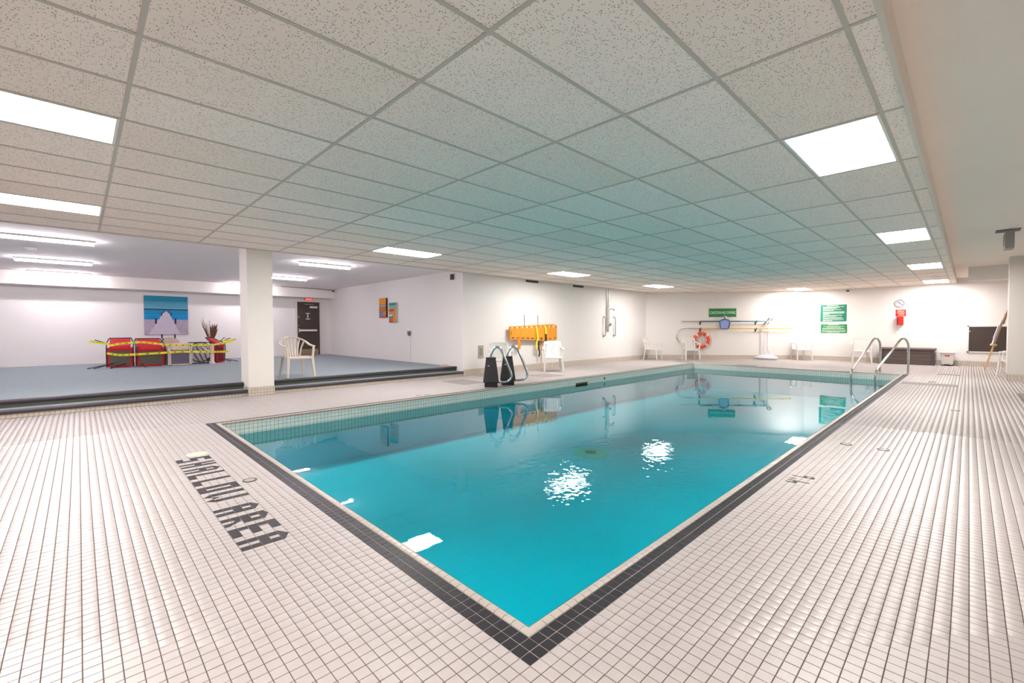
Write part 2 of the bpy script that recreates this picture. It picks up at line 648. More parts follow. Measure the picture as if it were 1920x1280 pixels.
# floor slab with the pool cut out
m = MB()
m.plate([XW, PX0 - 0.02, PX1 + 0.02, XF + 0.2], [YW, PY0 - 0.02, PY1 + 0.02, YL + 0.05], PLAN, -0.16, -0.0022,
        lambda a, b: PX0 < a < PX1 and PY0 < b < PY1)
floor = struct(m.build('floor', M_GROUT), 'white square mosaic deck around the pool', 'floor')

# lettering laid out in the deck: cells are the five rows between the black border and the dry deck
LET = {
 'S': [[(0, 1)], [(.62, 1)], [(0, 1)], [(0, .38)], [(0, 1)]],
 'H': [[(0, .36), (.64, 1)], [(0, .36), (.64, 1)], [(0, 1)], [(0, .36), (.64, 1)], [(0, .36), (.64, 1)]],
 'A': [[(0, .36), (.64, 1)], [(0, .36), (.64, 1)], [(0, 1)], [(0, .36), (.64, 1)], 'roof'],
 'L': [[(0, 1)], [(0, .36)], [(0, .36)], [(0, .36)], [(0, .36)]],
 'O': [[(0, 1)], [(0, .36), (.64, 1)], [(0, .36), (.64, 1)], [(0, .36), (.64, 1)], [(0, 1)]],
 'W': ['vee', [(0, .28), 'mid', (.72, 1)], [(0, .28), (.72, 1)], [(0, .28), (.72, 1)], [(0, .28), (.72, 1)]],
 'R': [[(0, .36), 'kick0'], [(0, .36), 'kick1'], [(0, 1)], [(0, .36), (.64, 1)], 'roof'],
 'E': [[(0, 1)], [(0, .36)], [(0, 1)], [(0, .36)], [(0, 1)]],
}
letters = [('S', 5.06, 4.93), ('H', 4.85, 4.72), ('A', 4.645, 4.515), ('L', 4.45, 4.32), ('L', 4.25, 4.11), ('O', 4.045, 3.895), ('W', 3.835, 3.645),
           ('A', 3.475, 3.335), ('R', 3.265, 3.125), ('E', 3.07, 2.93), ('A', 2.867, 2.727)]
LX = PX0 - 13 * P              # bottom of the letters
def piece(poly, name='letter_piece'):
    """dark cut tile; poly in deck coordinates, a hair proud of the white tiles"""
    cx = sum(p[0] for p in poly) / len(poly)
    cy = sum(p[1] for p in poly) / len(poly)
    ar = sum(poly[k][0] * poly[(k + 1) % len(poly)][1] - poly[(k + 1) % len(poly)][0] * poly[k][1] for k in range(len(poly)))
    if ar < 0: poly = poly[::-1]
    MB().prism(poly, PLAN, -0.001, 0.0009).build(name, M_TILED, floor, origin=(cx, cy, 0))
for ch, ya, yb in letters:
    wd = ya - yb
    for row, spec in enumerate(LET[ch]):
        x0, x1 = LX + row * P + 0.0018, LX + (row + 1) * P - 0.0018
        Y = lambda u: ya - u * wd
        H = x1 - x0
        q = lambda pts: piece([(x0 + b * H, Y(a)) for a, b in pts])
        if spec == 'roof':
            q([(0, 0), (1, 0), (1, .25), (.5, 1), (.0, .75)] if ch == 'R' else [(0, 0), (1, 0), (1, .2), (.5, 1), (0, .2)])
        elif spec == 'vee':
            q([(0, 1), (.42, 1), (.25, 0)])
            q([(.58, 1), (1, 1), (.75, 0)])
        else:
            for s in spec:
                if s == 'mid': q([(.36, 0), (.64, 0), (.5, .9)])
                elif s == 'kick1': q([(.38, .35), (.62, 0), (.85, 0), (.6, .95), (.38, .95)])
                elif s == 'kick0': q([(.64, 0), (1, 0), (1, .5), (.85, .98), (.62, .98)])
                else: q([(s[0], 0), (s[1], 0), (s[1], 1), (s[0], 1)])
# depth marks  4'6
def depth_mark(xa, ya, sx, sy):
    t = 0.014
    def b(u0, v0, u1, v1):
        piece([(xa + sx * u0, ya + sy * v0), (xa + sx * u1, ya + sy * v0), (xa + sx * u1, ya + sy * v1), (xa + sx * u0, ya + sy * v1)], 'depth_mark_piece')
    b(0, .078, t, .15); b(t + .001, .078, .057, .104); b(.057, 0, .057 + t, .15)
    b(.112, .1, .112 + t, .15)
    b(.195, 0, .195 + t, .15); b(.195 + t + .001, 0, .255, .026); b(.195 + t + .001, .05, .255, .076); b(.241, .0265, .255, .0495)
depth_mark(3.972, 0.841, 1, 1)
depth_mark(4.62, 7.02, -1, -1)

# mosaic tiles
def cells():
    for ix in range(int((-2.0 - PX0) / P), int((XF - PX0) / P) + 1):
        x = PX0 + (ix + .5) * P
        for iy in range(int((-1.9 - PY0) / P), int((YL - PY0) / P) + 1):
            y = PY0 + (iy + .5) * P
            if -3 <= ix < NX + 3 and -3 <= iy < NY + 3: continue
            if y > YL - 0.02 and x < XA: continue
            if y > YL - 0.01 or x > XF - 0.01: continue
            if x > 16 and not in_chamfer(x, y, 0.0): continue
            # drains and floor plates take the place of tiles
            skip = False
            for (a, b, c, d) in HOLES:
                if a < x < c and b < y < d:
                    skip = True
                    break
            if not skip: yield x, y
DRAINS = [(0.955, 3.99), (5.69, 0.87), (5.69, 0.57), (9.17, 0.115)]
MATSQ = [(5.95, 7.62, 6.60, 8.45), (8.35, 7.30, 9.0, 8.0), (15.62, 7.0, 16.1, 7.6), (15.4, 4.72, 15.75, 5.35),
         (12.85, 0.135, 13.3, 1.02), (16.0, 0.15, 16.2, 0.55), (13.6, 0.49, 13.85, 0.62), (11.0, -1.3, 12.4, -0.66)]
HOLES = list(MATSQ)
def screen(x, y, z=0.0):
    d = V(x, y, z - CAM_H)
    k = d.dot(fw)
    if k <= 0.05: return None
    return 960 + 834.11 * d.dot(r2) / k, 640 - 834.11 * d.dot(u2) / k, k
def top300(cs):
    """the pieces that show largest in the frame"""
    s = []
    for c in cs:
        q = screen(*c)
        if q and -10 < q[0] < 1930 and -10 < q[1] < 1290:
            s.append((q[2], c))
    s.sort()
    return set(c for _, c in s[:300])
def tile_shape(h=0.0489, b=0.0022):
    m = MB()
    a = h / 2
    e = 0.0012
    vs = [(-a, -a, -b), (a, -a, -b), (a, a, -b), (-a, a, -b), (-a, -a, -.0006), (a, -a, -.0006), (a, a, -.0006), (-a, a, -.0006),
          (-a + e, -a + e, 0), (a - e, -a + e, 0), (a - e, a - e, 0), (-a + e, a - e, 0)]
    fs = [(0, 1, 5, 4), (1, 2, 6, 5), (2, 3, 7, 6), (3, 0, 4, 7), (4, 5, 9, 8), (5, 6, 10, 9), (6, 7, 11, 10), (7, 4, 8, 11), (8, 9, 10, 11)]
    return m.add(vs, fs)
def lay_tiles(cs, name, stuffname, material, parent):
    cs = list(cs)
    big = top300(cs)
    me = tile_shape().mesh(name)
    me.materials.append(material)
    rng = random.Random(3)
    for c in sorted(big):
        o = bpy.data.objects.new(name, me)
        o.location = (c[0], c[1], rng.uniform(-.0004, .0004))
        o.rotation_euler = (rng.uniform(-.0012, .0012), rng.uniform(-.0012, .0012), rng.uniform(-.004, .004))
        o.parent = parent
        COL.objects.link(o)
    rest = np.array([c for c in cs if c not in big])
    if not len(rest): return
    t = tile_shape()
    tv = np.array(t.v)
    near = (rest ** 2).sum(1) < 49
    Vv, Ff, b = [], [], 0
    A = rest[near]
    if len(A):
        v = tv[None] + np.concatenate([A, np.zeros((len(A), 1))], 1)[:, None, :]
        v[:, :, 2] += np.random.RandomState(1).uniform(-.0004, .0004, (len(A), 1))
        Vv.append(v.reshape(-1, 3))
        f = np.array(t.f)[None] + (np.arange(len(A)) * 12)[:, None, None]
        Ff.append(f.reshape(-1, 4))
        b = len(A) * 12
    B = rest[~near]
    if len(B):
        h = .02445
        q = np.array([(x, y, z) for z in (0, -.0022) for x, y in ((-h, -h), (h, -h), (h, h), (-h, h))])
        v = q[None] + np.concatenate([B, np.zeros((len(B), 1))], 1)[:, None, :]
        Vv.append(v.reshape(-1, 3))
        f = np.array([(0, 1, 2, 3), (4, 5, 1, 0), (5, 6, 2, 1), (6, 7, 3, 2), (7, 4, 0, 3)])
        Ff.append((b + f[None] + (np.arange(len(B)) * 8)[:, None, None]).reshape(-1, 4))
    Vv, Ff = np.concatenate(Vv), np.concatenate(Ff)
    me = bpy.data.meshes.new(stuffname)
    me.vertices.add(len(Vv))
    me.vertices.foreach_set('co', Vv.astype('f4').ravel())
    me.loops.add(Ff.size)
    me.loops.foreach_set('vertex_index', Ff.astype('i4').ravel())
    me.polygons.add(len(Ff))
    me.polygons.foreach_set('loop_start', (np.arange(len(Ff)) * 4).astype('i4'))
    me.update(calc_edges=True)
    me.validate()
    me.materials.append(material)
    o = bpy.data.objects.new(stuffname, me)
    COL.objects.link(o)
    o.parent = parent
    o['kind'] = 'stuff'
lay_tiles(cells(), 'tile', 'deck_tiles', M_TILEW, floor)

# the pool: basin walls, floor, dark border, rounded coping
m = MB()
zt = -0.028
D1 = -0.80
m.m = 0
FX = (V(0, 0, 0), V(1, 0, 0), V(0, 0, 1), V(0, -1, 0))
SK = (8.62, 9.12, -0.215, -0.115)
for z0, z1, mi in ((-0.36, zt, 0), (D1, -0.36, 1)):
    m.m = mi
    m.add([(PX0, PY0, z0), (PX1, PY0, z0), (PX1, PY0, z1), (PX0, PY0, z1)], [(3, 2, 1, 0)])
    m.add([(PX0, PY0, z0), (PX0, PY1, z0), (PX0, PY1, z1), (PX0, PY0, z1)], [(0, 1, 2, 3)])
    m.add([(PX1, PY0, z0), (PX1, PY1, z0), (PX1, PY1, z1), (PX1, PY0, z1)], [(3, 2, 1, 0)])
    if mi:
        m.add([(PX0, PY1, z0), (PX1, PY1, z0), (PX1, PY1, z1), (PX0, PY1, z1)], [(0, 1, 2, 3)])
m.m = 0
xs, zs = [PX0, SK[0], SK[1], PX1], [-0.36, SK[2], SK[3], zt]
for i in range(3):
    for j in range(3):
        if i == 1 and j == 1: continue
        m.add([(xs[i], PY1, zs[j]), (xs[i + 1], PY1, zs[j]), (xs[i + 1], PY1, zs[j + 1]), (xs[i], PY1, zs[j + 1])], [(0, 1, 2, 3)])
m.m = 1
m.add([(PX0, PY0, D1), (PX1, PY0, D1), (PX1, PY1, D1), (PX0, PY1, D1)], [(0, 1, 2, 3)])
pool = struct(m.build('pool', [M_POOLTILE, M_PLASTER]), 'rectangular indoor pool with tiled walls', 'pool')
# skimmer throat behind the opening
m = MB()
m.plate([SK[0], SK[0] + .02, SK[1] - .02, SK[1]], [SK[2], SK[2] + .012, SK[3] - .012, SK[3]], (V(0, PY1, 0), V(1, 0, 0), V(0, 0, 1), V(0, 1, 0)), 0.0, 0.25,
        lambda a, b: SK[0] + .02 < a < SK[1] - .02 and SK[2] + .012 < b < SK[3] - .012)
m.box((SK[0], PY1 + .25, SK[2]), (SK[1], PY1 + .27, SK[3]))
m.build('skimmer_throat', mat('ochre_plastic', '#8d8456', 0.7), pool)
MB().box((9.83, PY1 - .012, -0.125), (9.87, PY1 + .01, -0.065)).build('wall_fitting', M_BLACK, pool)
# outlet on the pool floor
ms = MB().lathe([(0.29, 0), (0.29, .012), (0.27, .018), (0.0, .02)], 32, (5.86, 4.21, D1 + .001))
ms.build('main_drain_ring', mat('pale_green_ring', '#c9e0c0', 0.6), pool, True)
MB().lathe([(0.09, 0.02), (0.09, .03), (0.0, .032)], 24, (5.86, 4.21, D1 + .001)).build('main_drain_cover', M_GREY, pool, True)

def border():
    for ix in range(-3, NX + 3):
        for iy in range(-3, NY + 3):
            if ix in (-3, -2, NX + 1, NX + 2) or iy in (-3, -2, NY + 1, NY + 2):
                yield PX0 + (ix + .5) * P, PY0 + (iy + .5) * P
lay_tiles(border(), 'border_tile', 'border_tiles', M_TILED, pool)
MB().plate([PX0 - 3 * P, PX0 - P, PX1 + P, PX1 + 3 * P], [PY0 - 3 * P, PY0 - P, PY1 + P, PY1 + 3 * P], PLAN, -0.0021, -0.0018,
           lambda a, b: PX0 - P < a < PX1 + P and PY0 - P < b < PY1 + P).build('border_grout', mat('pale_grout', '#aea5a3', 0.9), pool)

# coping: each bullnose tile
prof = [(0, -.004), (.001, .003), (.012, .0068), (.027, .0070), (.039, .0025), (.0475, -.008), (.0521, -.030)]
def cope_mesh():
    a = 0.0244
    n = len(prof)
    vs = [(-a, s, z) for s, z in prof] + [(a, s, z) for s, z in prof]
    fs = [(k, n + k, n + k + 1, k + 1) for k in range(n - 1)]
    fs += [tuple(range(n)), tuple(range(2 * n - 1, n - 1, -1))]
    me = MB().add(vs, fs).mesh('coping_tile')
    me.materials.append(M_COPE)
    return me
cm = cope_mesh()
spots = []
for ix in range(NX):
    x = PX0 + (ix + .5) * P
    spots += [(x, PY0 - P, 0.0), (x, PY1 + P, math.pi)]
for iy in range(NY):
    y = PY0 + (iy + .5) * P
    spots += [(PX0 - P, y, -math.pi / 2), (PX1 + P, y, math.pi / 2)]
sc = sorted(((screen(s[0], s[1]) or (0, 0, 99)), s) for s in spots if screen(s[0], s[1]) and -5 < screen(s[0], s[1])[0] < 1925)
sc.sort(key=lambda t: t[0][2])
big = set(s for _, s in sc[:290])
sv, sf = [], []
nv = [v.co.copy() for v in cm.vertices]
nf = [tuple(p.vertices) for p in cm.polygons]
for s in spots:
    if s in big:
        o = bpy.data.objects.new('coping_tile', cm)
        COL.objects.link(o)
        o.location = (s[0], s[1], random.uniform(-.0004, .0004))
        o.rotation_euler = (0, 0, s[2])
        o.parent = pool
    else:
        rm = Matrix.Rotation(s[2], 3, 'Z')
        b = len(sv)
        sv += [tuple(rm @ v + V(s[0], s[1], 0)) for v in nv]
        sf += [tuple(b + i for i in f) for f in nf]
o = MB().add(sv, sf).build('coping_tiles', M_COPE, pool)
o['kind'] = 'stuff'
# mitred corner pieces and the mortar bed of the coping
for cx, cy, sx, sy in ((PX0, PY0, -1, -1), (PX1, PY0, 1, -1), (PX0, PY1, -1, 1), (PX1, PY1, 1, 1)):
    n = len(prof)
    for k in (0, 1):
        vs = []
        for s, z in prof:
            d = P - s
            vs.append((cx + sx * d, cy + sy * d, z))
        for s, z in prof:
            d = P - s
            vs.append((cx + sx * d, cy, z) if k == 0 else (cx, cy + sy * d, z))
        MB().add(vs, [(i, n + i, n + i + 1, i + 1) for i in range(n - 1)]).build('coping_corner', M_COPE, pool)
m = MB()
m.plate([PX0 - P, PX0 - .004, PX1 + .004, PX1 + P], [PY0 - P, PY0 - .004, PY1 + .004, PY1 + P], PLAN, -0.05, -0.0035, lambda a, b: PX0 < a < PX1 and PY0 < b < PY1)
bedp = [(s, z - .0016) for s, z in prof] + [(.048, -.05), (0, -.05)]
for (ox, oy, rz, ln) in ((PX0, PY0 - P, 0, NX * P), (PX1, PY1 + P, math.pi, NX * P), (PX0 - P, PY1, -math.pi / 2, NY * P), (PX1 + P, PY0, math.pi / 2, NY * P)):
    rm = Matrix.Rotation(rz, 3, 'Z')
    m.prism(bedp, (V(ox, oy, 0), rm @ V(0, 1, 0), V(0, 0, 1), rm @ V(1, 0, 0)), 0, ln)
m.build('coping_bed', M_GROUT, pool)
wo = MB().add([(PX0, PY0, WZ), (PX1, PY0, WZ), (PX1, PY1, WZ), (PX0, PY1, WZ)], [(0, 1, 2, 3)]).build('pool_water', M_WATER)
tag(wo, 'still turquoise water filling the pool', 'water', None, 'stuff')

# walls
def wall(name, poly, z0, z1, label, material=M_WALL):
    return struct(MB().prism(poly, PLAN, z0, z1).build(name, material), label, 'wall')
HT = 2.95
wall('wall_left', [(XA, YL), (CHA.x, YL), (CHA.x + .3, YL + .25), (XA, YL + .25)], 0, HT, 'white painted block wall along the pool')
wall('wall_corner', [(CHA.x, CHA.y), (CHB.x, CHB.y), (CHB.x + .3, CHB.y + .1), (CHA.x + .3, CHA.y + .2)], 0, HT, 'white painted wall cutting off the corner behind the pool')
wall('wall_far', [(XF, CHB.y), (XF, YW), (XF + .25, YW), (XF + .25, CHB.y)], 0, HT, 'white painted wall at the far end of the pool')
wall('wall_right', [(XW, YW), (XW, YW - .25), (XF + .25, YW - .25), (XF + .25, YW)], 0, HT, 'white painted wall beside the pool deck')
wall('wall_rear', [(XW, YW), (XW, YB), (XW - .25, YB), (XW - .25, YW)], 0, HT, 'white painted wall at the shallow end')
wall('wall_alcove_side', [(XA, YL + .25), (XA, YB), (XA + .25, YB), (XA + .25, YL + .25)], 0, HT, 'white painted side wall of the raised lounge')
wall('wall_alcove_back', [(XW, YB), (XW, YB + .25), (XA + .25, YB + .25), (XA + .25, YB)], 0, HT, 'white painted back wall of the raised lounge')
# tiled skirting
def skirt(name, a, b, nrm, h=0.156, t=0.012):
    a, b, nrm = Vector(a), Vector(b), Vector(nrm)
    p = [a, b, b + nrm * t, a + nrm * t]
    o = MB().prism([(q.x, q.y) for q in p], PLAN, -0.002, h).build(name, M_SKIRT)
    return struct(o, 'low skirting of small beige tiles', 'skirting')
skirt('baseboard_left', (XA + .0, YL, 0), (CHA.x, YL, 0), (0, -1, 0))
skirt('baseboard_corner', CHA, CHB, CHN)
skirt('baseboard_far', (XF, CHB.y, 0), (XF, YW, 0), (-1, 0, 0))
# column with tiled foot, pier on the right
col = struct(MB().box((2.18, 9.05, 0), (2.60, 9.55, CZ3)).build('column', M_COLUMN), 'square white column between the pool deck and the raised lounge', 'column')
MB().box((2.172, 9.042, -.002), (2.608, 9.3, 0.156)).build('tile_foot', M_SKIRT, col)
pier = struct(MB().box((15.12, -1.7, 0), (15.65, -0.62, CZ2)).build('pier', M_PIER), 'grey white pier beside the far end of the deck', 'column')
MB().box((15.11, -1.7, -.002), (15.66, -0.61, 0.156)).build('tile_foot', M_SKIRT, pier)
struct(MB().box((16.95, -1.6, 2.46), (17.6, 0.04, CZ2)).build('duct_box', M_WALL), 'boxed white duct under the ceiling behind the pier', 'duct')

# raised lounge platform and its two steps
m = MB()
m.box((XW, 9.40, 0), (XA, YB, PLZ))
plat = struct(m.build('platform', M_CARPET), 'raised platform with blue grey carpet', 'platform')
for x0, x1 in ((XW, 2.172), (2.608, XA)):
    MB().box((x0, 9.12, 0), (x1, 9.42, 0.112)).build('step', M_CARPET, plat)
    MB().box((x0, 9.112, -.002), (x1, 9.122, 0.058)).build('tile_riser', M_SKIRT, plat)
    MB().box((x0, 9.392, 0.112), (x1, 9.402, 0.175)).build('riser', M_RISER, plat)
    for y, z in ((9.095, 0.117), (9.375, 0.229)):
        n_ = [(0, -.052), (-.006, -.048), (-.008, -.03), (-.006, -.012), (.004, -.002), (.02, 0), (.06, 0), (.06, -.004), (.03, -.006), (.03, -.052)]
        F = (V(x0, y, z), V(0, 1, 0), V(0, 0, 1), V(1, 0, 0))
        MB().prism(n_, F, 0, x1 - x0).build('step_nosing', M_NOSING, plat, True)

# ceilings
def clip(poly, inside, cut):
    out = []
    for i in range(len(poly)):
        a, b = poly[i - 1], poly[i]
        ia, ib = inside(a), inside(b)
        if ia != ib: out.append(cut(a, b))
        if ib: out.append(b)
    return out
def cham_clip(poly, m=0.01):
    f = lambda p: (V(p[0], p[1], 0) - CHA).dot(CHN) - m
    def cut(a, b):
        t = f(a) / (f(a) - f(b))
        return (a[0] + (b[0] - a[0]) * t, a[1] + (b[1] - a[1]) * t)
    return clip(poly, lambda p: f(p) >= 0, cut)
def rect_clip(x0, x1, y0, y1):
    a, b, c, d = max(x0, -2.19), min(x1, XF - .01), max(y0, 0.31), min(y1, 9.04)
    return [(a, c), (b, c), (b, d), (a, d)] if b - a > .02 and d - c > .02 else []
GX, GY, TX, TY = 1.4644, 2.2677, 1.2192, 0.6096
m = MB()
m.prism(cham_clip([(XW, .31), (XF, .31), (XF, 9.1), (XW, 9.1)], 0.0), PLAN, CZ + .02, CZ + .08)
m.box((XW, .31, CZ + .004), (-2.20, 9.04, CZ + .02))
ceil = struct(m.build('ceiling', M_CTILE), 'suspended ceiling of fissured white boards over the pool', 'ceiling')
LIGHTS = [(-2, 3), (-2, 8), (2, 8), (6, 8), (10, 8), (2, -3), (6, -3), (10, -3), (14, -3), (14, 3), (-2, -3)]  # last panel is added overhead, out of view, to light the near deck
full = MB().box((-TX / 2 + .002, -TY / 2 + .002, 0), (TX / 2 - .002, TY / 2 - .002, .012)).mesh('ceiling_board')
full.materials.append(M_CTILE)
for i in range(-4, 16):
    for j in range(-4, 12):
        if (i, j) in LIGHTS: continue
        x0, y0 = GX + i * TX, GY + j * TY
        p = rect_clip(x0, x0 + TX, y0, y0 + TY)
        if not p: continue
        whole = abs(p[2][0] - p[0][0] - TX) < 1e-6 and abs(p[2][1] - p[0][1] - TY) < 1e-6
        q = cham_clip(p)
        if len(q) < 3: continue
        if whole and q == p:
            o = bpy.data.objects.new('ceiling_board', full)
            COL.objects.link(o)
            o.location = (x0 + TX / 2, y0 + TY / 2, CZ + .0045)
            o.rotation_euler = (random.uniform(-.0012, .0012), random.uniform(-.0008, .0008), 0)
            o.parent = ceil
        else:
            MB().prism(q, PLAN, 0.0045, .0165).build('ceiling_board', M_CTILE, ceil).location = (0, 0, CZ)
for i in range(-3, 16):
    x = GX + i * TX
    y1 = min(9.04, cham_y(x) - .01) if x > CHA.x - .0 else 9.04
    MB().box((x - .012, .31, CZ), (x + .012, y1, CZ + .008)).build('grid_bar', M_TBAR, ceil)
for j in range(-3, 12):
    y = GY + j * TY
    x1 = min(XF - .01, cham_x(y) - .01) if y > CHB.y else XF - .01
    MB().box((XW, y - .012, CZ - .0006), (x1, y + .012, CZ + .0075)).build('grid_bar', M_TBAR, ceil)
struct(MB().box((XW, .30, CZ - .004), (XF, .325, CZ2)).build('trim_1', M_TRIM), 'cream fascia along the edge of the suspended ceiling', 'trim')
struct(MB().box((XW, 9.03, CZ - .004), (XA, 9.055, CZ3)).build('trim_2', M_TRIM), 'cream fascia between pool ceiling and lounge ceiling', 'trim')
struct(MB().box((XA, 9.07, CZ - .003), (CHA.x, 9.1, CZ + .02)).build('trim_3', M_TRIM), 'wall angle under the suspended ceiling', 'trim')
struct(MB().box((XW, YW, CZ2), (XF, .31, CZ2 + .1)).build('ceiling_side', M_STUCCO), 'plain stippled ceiling beside the suspended boards', 'ceiling')
struct(MB().box((XW, 9.04, CZ3), (XA + .2, YB, CZ3 + .1)).build('ceiling_alcove', M_STUCCO2), 'plain ceiling over the raised lounge', 'ceiling')
struct(MB().box((XW, 17.15, 2.40), (XA, YB, CZ3)).build('beam', M_COLUMN), 'white beam across the back of the lounge', 'beam')

# lamps
where = {(-2, 3): 'square-on to the lounge column, over the shallow end deck', (-2, 8): 'over the shallow end deck beside the lounge ceiling',
         (2, 8): 'beside the lounge, just past the white column', (6, 8): 'above the orange spine board', (10, 8): 'near the wall shower',
         (2, -3): 'by the stippled ceiling, over the four foot six mark', (6, -3): 'by the stippled ceiling, second along the deck',
         (10, -3): 'by the stippled ceiling, over the pool hand rails', (14, -3): 'by the stippled ceiling, against the far wall',
         (14, 3): 'at the far wall over the green rule signs', (-2, -3): 'added out of view to light the open deck at the shallow end'}
for (i, j) in LIGHTS:
    x0, y0 = GX + i * TX, GY + j * TY
    t = thing('ceiling_light', 'lit white ceiling panel ' + where[(i, j)], 'light', (x0 + TX / 2, y0 + TY / 2, CZ), 0, 'ceiling light panels')
    a, b = TX / 2 - .012, TY / 2 - .012
    MB().plate([-a, -a + .018, a - .018, a], [-b, -b + .018, b - .018, b], PLAN, 0.0, .012, lambda p, q: abs(p) < a - .018 and abs(q) < b - .018).build('frame', M_LFRAME, t)
    MB().box((-a + .018, -b + .018, .004), (a - .018, b - .018, .010)).build('diffuser', M_LED, t)
k = 0
for (xa, xb, y) in ((-1.0, 0.24, 10.65), (-.95, .26, 13.95), (-.92, .28, 16.75), (3.58, 4.78, 10.55), (3.75, 4.95, 13.9), (3.6, 4.7, 16.75), (-5.55, -4.35, 10.6), (-5.5, -4.3, 13.9), (-5.5, -4.3, 16.75)):  # last three strips are added beyond the frame to brighten this end
    lab = ['over the lounge carpet near the pool, clear of the column', 'mid lounge in front of the jetty picture', 'close to the beam beside the jetty picture',
           'over the beige chair', 'in front of the exit door', 'close to the beam between jetty picture and exit door', 'added out of view away from the door, near the pool', 'added out of view away from the door, mid floor', 'added out of view away from the door, by the beam'][k]
    k += 1
    t = thing('strip_light', 'lit tube strip light ' + lab, 'light', ((xa + xb) / 2, y, CZ3), 0, 'lounge strip lights')
    h = (xb - xa) / 2
    MB().box((-h, -.05, -.035), (h, .05, 0)).build('housing', M_LFRAME, t)
    MB().prism([(-.032, 0), (-.03, -.03), (-.014, -.045), (.014, -.045), (.03, -.03), (.032, 0)], (V(-h + .02, 0, -.035), V(0, 1, 0), V(0, 0, 1), V(1, 0, 0)), 0, 2 * h - .04).build('tube', M_TUBE, t, True)

# ---------------------------------------------------------------- frames on the walls (u to the right, v up, out of the wall)
X_, Y_, Z_ = V(1, 0, 0), V(0, 1, 0), V(0, 0, 1)
LW = (V(0, YL, 0), X_, Z_, -Y_)
CW = (CHA.copy(), CHD, Z_, CHN)
FW = (V(XF, 0, 0), -Y_, Z_, -X_)
ASW = (V(XA, 0, 0), -Y_, Z_, -X_)
ABW = (V(0, YB, 0), X_, Z_, -Y_)
def at(F, u, v, d): return F[0] + F[1] * u + F[2] * v + F[3] * d
def rect(u0, v0, u1, v1): return [(u0, v0), (u1, v0), (u1, v1), (u0, v1)]
def fin(t):
    """children were drawn in place: keep them there under their Empty"""
    for c in t.children:
        c.matrix_parent_inverse = Matrix.Translation(-t.location)
    return t
def wthing(name, label, cat, F, u, v, group=None):
    return thing(name, label, cat, at(F, u, v, 0), 0, group)

# ---------------------------------------------------------------- plastic chairs
def plastic_chair(name, label, material, rounded, group=None):
    t = thing(name, label, 'chair', group=group)
    n = 8
    vs, fs = [], []
    for d in (0, -.02):
        for j in range(n + 1):
            for i in range(n + 1):
                a, b = -1 + 2 * i / n, -1 + 2 * j / n
                hw = .245 - .025 * (b + 1) / 2
                z = .425 - .012 * (1 - a * a) * (1 - b * b) - .014 * (b + 1) / 2 - (.02 if j == 0 else 0)
                vs.append((a * hw, b * .23 - .01, z + d))
    q = (n + 1) ** 2
    for j in range(n):
        for i in range(n):
            k = j * (n + 1) + i
            fs.append((k, k + 1, k + n + 2, k + n + 1))
            fs.append((q + k, q + k + n + 1, q + k + n + 2, q + k + 1))
    rim = [i for i in range(n + 1)] + [(n + 1) * j + n for j in range(1, n + 1)] + [(n + 1) * n + i for i in range(n - 1, -1, -1)] + [(n + 1) * j for j in range(n - 1, 0, -1)]
    for k in range(len(rim)):
        a, b = rim[k], rim[(k + 1) % len(rim)]
        fs.append((a, q + a, q + b, b))
    MB().add(vs, fs).build('seat', material, t, True)
    MB().box((-.235, -.246, .372), (.235, -.228, .408)).build('apron', material, t, bevel=.004)
    for s in (-1, 1):
        MB().sweep([(s * .236, -.222, .41), (s * .252, -.242, .2), (s * .268, -.268, 0)], [.058, .05, .04], [.034, .03, .026], (0, 1, 0)).build('leg', material, t, bevel=.004)
        MB().sweep([(s * .205, .205, .40), (s * .222, .24, .2), (s * .24, .285, 0)], [.058, .048, .038], [.034, .03, .026], (0, 1, 0)).build('leg', material, t, bevel=.004)
        MB().sweep([(s * .24, -.222, .40), (s * .262, -.218, .52), (s * .275, -.20, .635)], [.045, .042, .05], [.028, .026, .026], (0, 1, 0)).build('arm_post', material, t, bevel=.004)
    if rounded:
        path = smoothpath([(-.275, -.225, .630), (-.285, -.08, .64), (-.285, .07, .665), (-.245, .20, .735), (-.13, .285, .80), (0, .31, .815), (.13, .285, .80), (.245, .20, .735), (.285, .07, .665), (.285, -.08, .64), (.275, -.225, .630)], 4)
        MB().sweep(path, .055, .024, (0, 0, 1)).build('arm_rail', material, t, bevel=.005)
        tops = [(-.235, .20, .73), (-.165, .262, .78), (-.085, .298, .803), (0, .308, .81), (.085, .298, .803), (.165, .262, .78), (.235, .20, .73)]
        for k, p in enumerate(tops):
            x = -.135 + .045 * k
            bot = V(x * 1.05, .19, .405)
            p = Vector(p)
            mid = (bot + p) / 2 + V(-x * .12, .012, 0)
            MB().sweep(smoothpath([bot, mid, p], 4), [.034, .032, .031, .03, .03, .03, .031, .033, .036], .012, (0, -1, .3)).build('slat', material, t, bevel=.003)
    else:
        for s in (-1, 1):
            MB().sweep(smoothpath([(s * .275, -.225, .632), (s * .285, -.05, .64), (s * .275, .12, .65), (s * .232, .235, .70)], 4), .055, .024, (0, 0, 1)).build('arm_rail', material, t, bevel=.005)
            MB().sweep(smoothpath([(s * .205, .20, .40), (s * .222, .235, .60), (s * .225, .285, .80)], 3), .06, .026, (0, -1, .2)).build('back_post', material, t, bevel=.004)
        MB().sweep(smoothpath([(-.245, .278, .795), (-.15, .305, .815), (0, .315, .82), (.15, .305, .815), (.245, .278, .795)], 4), .03, .075, (0, 0, 1)).build('top_rail', material, t, bevel=.008)
        for k in range(7):
            x = -.15 + .05 * k
            MB().sweep([(x, .198, .405), (x, .245, .6), (x * 1.05, .30, .79)], .040, .012, (0, -1, .2)).build('slat', material, t)
    return t
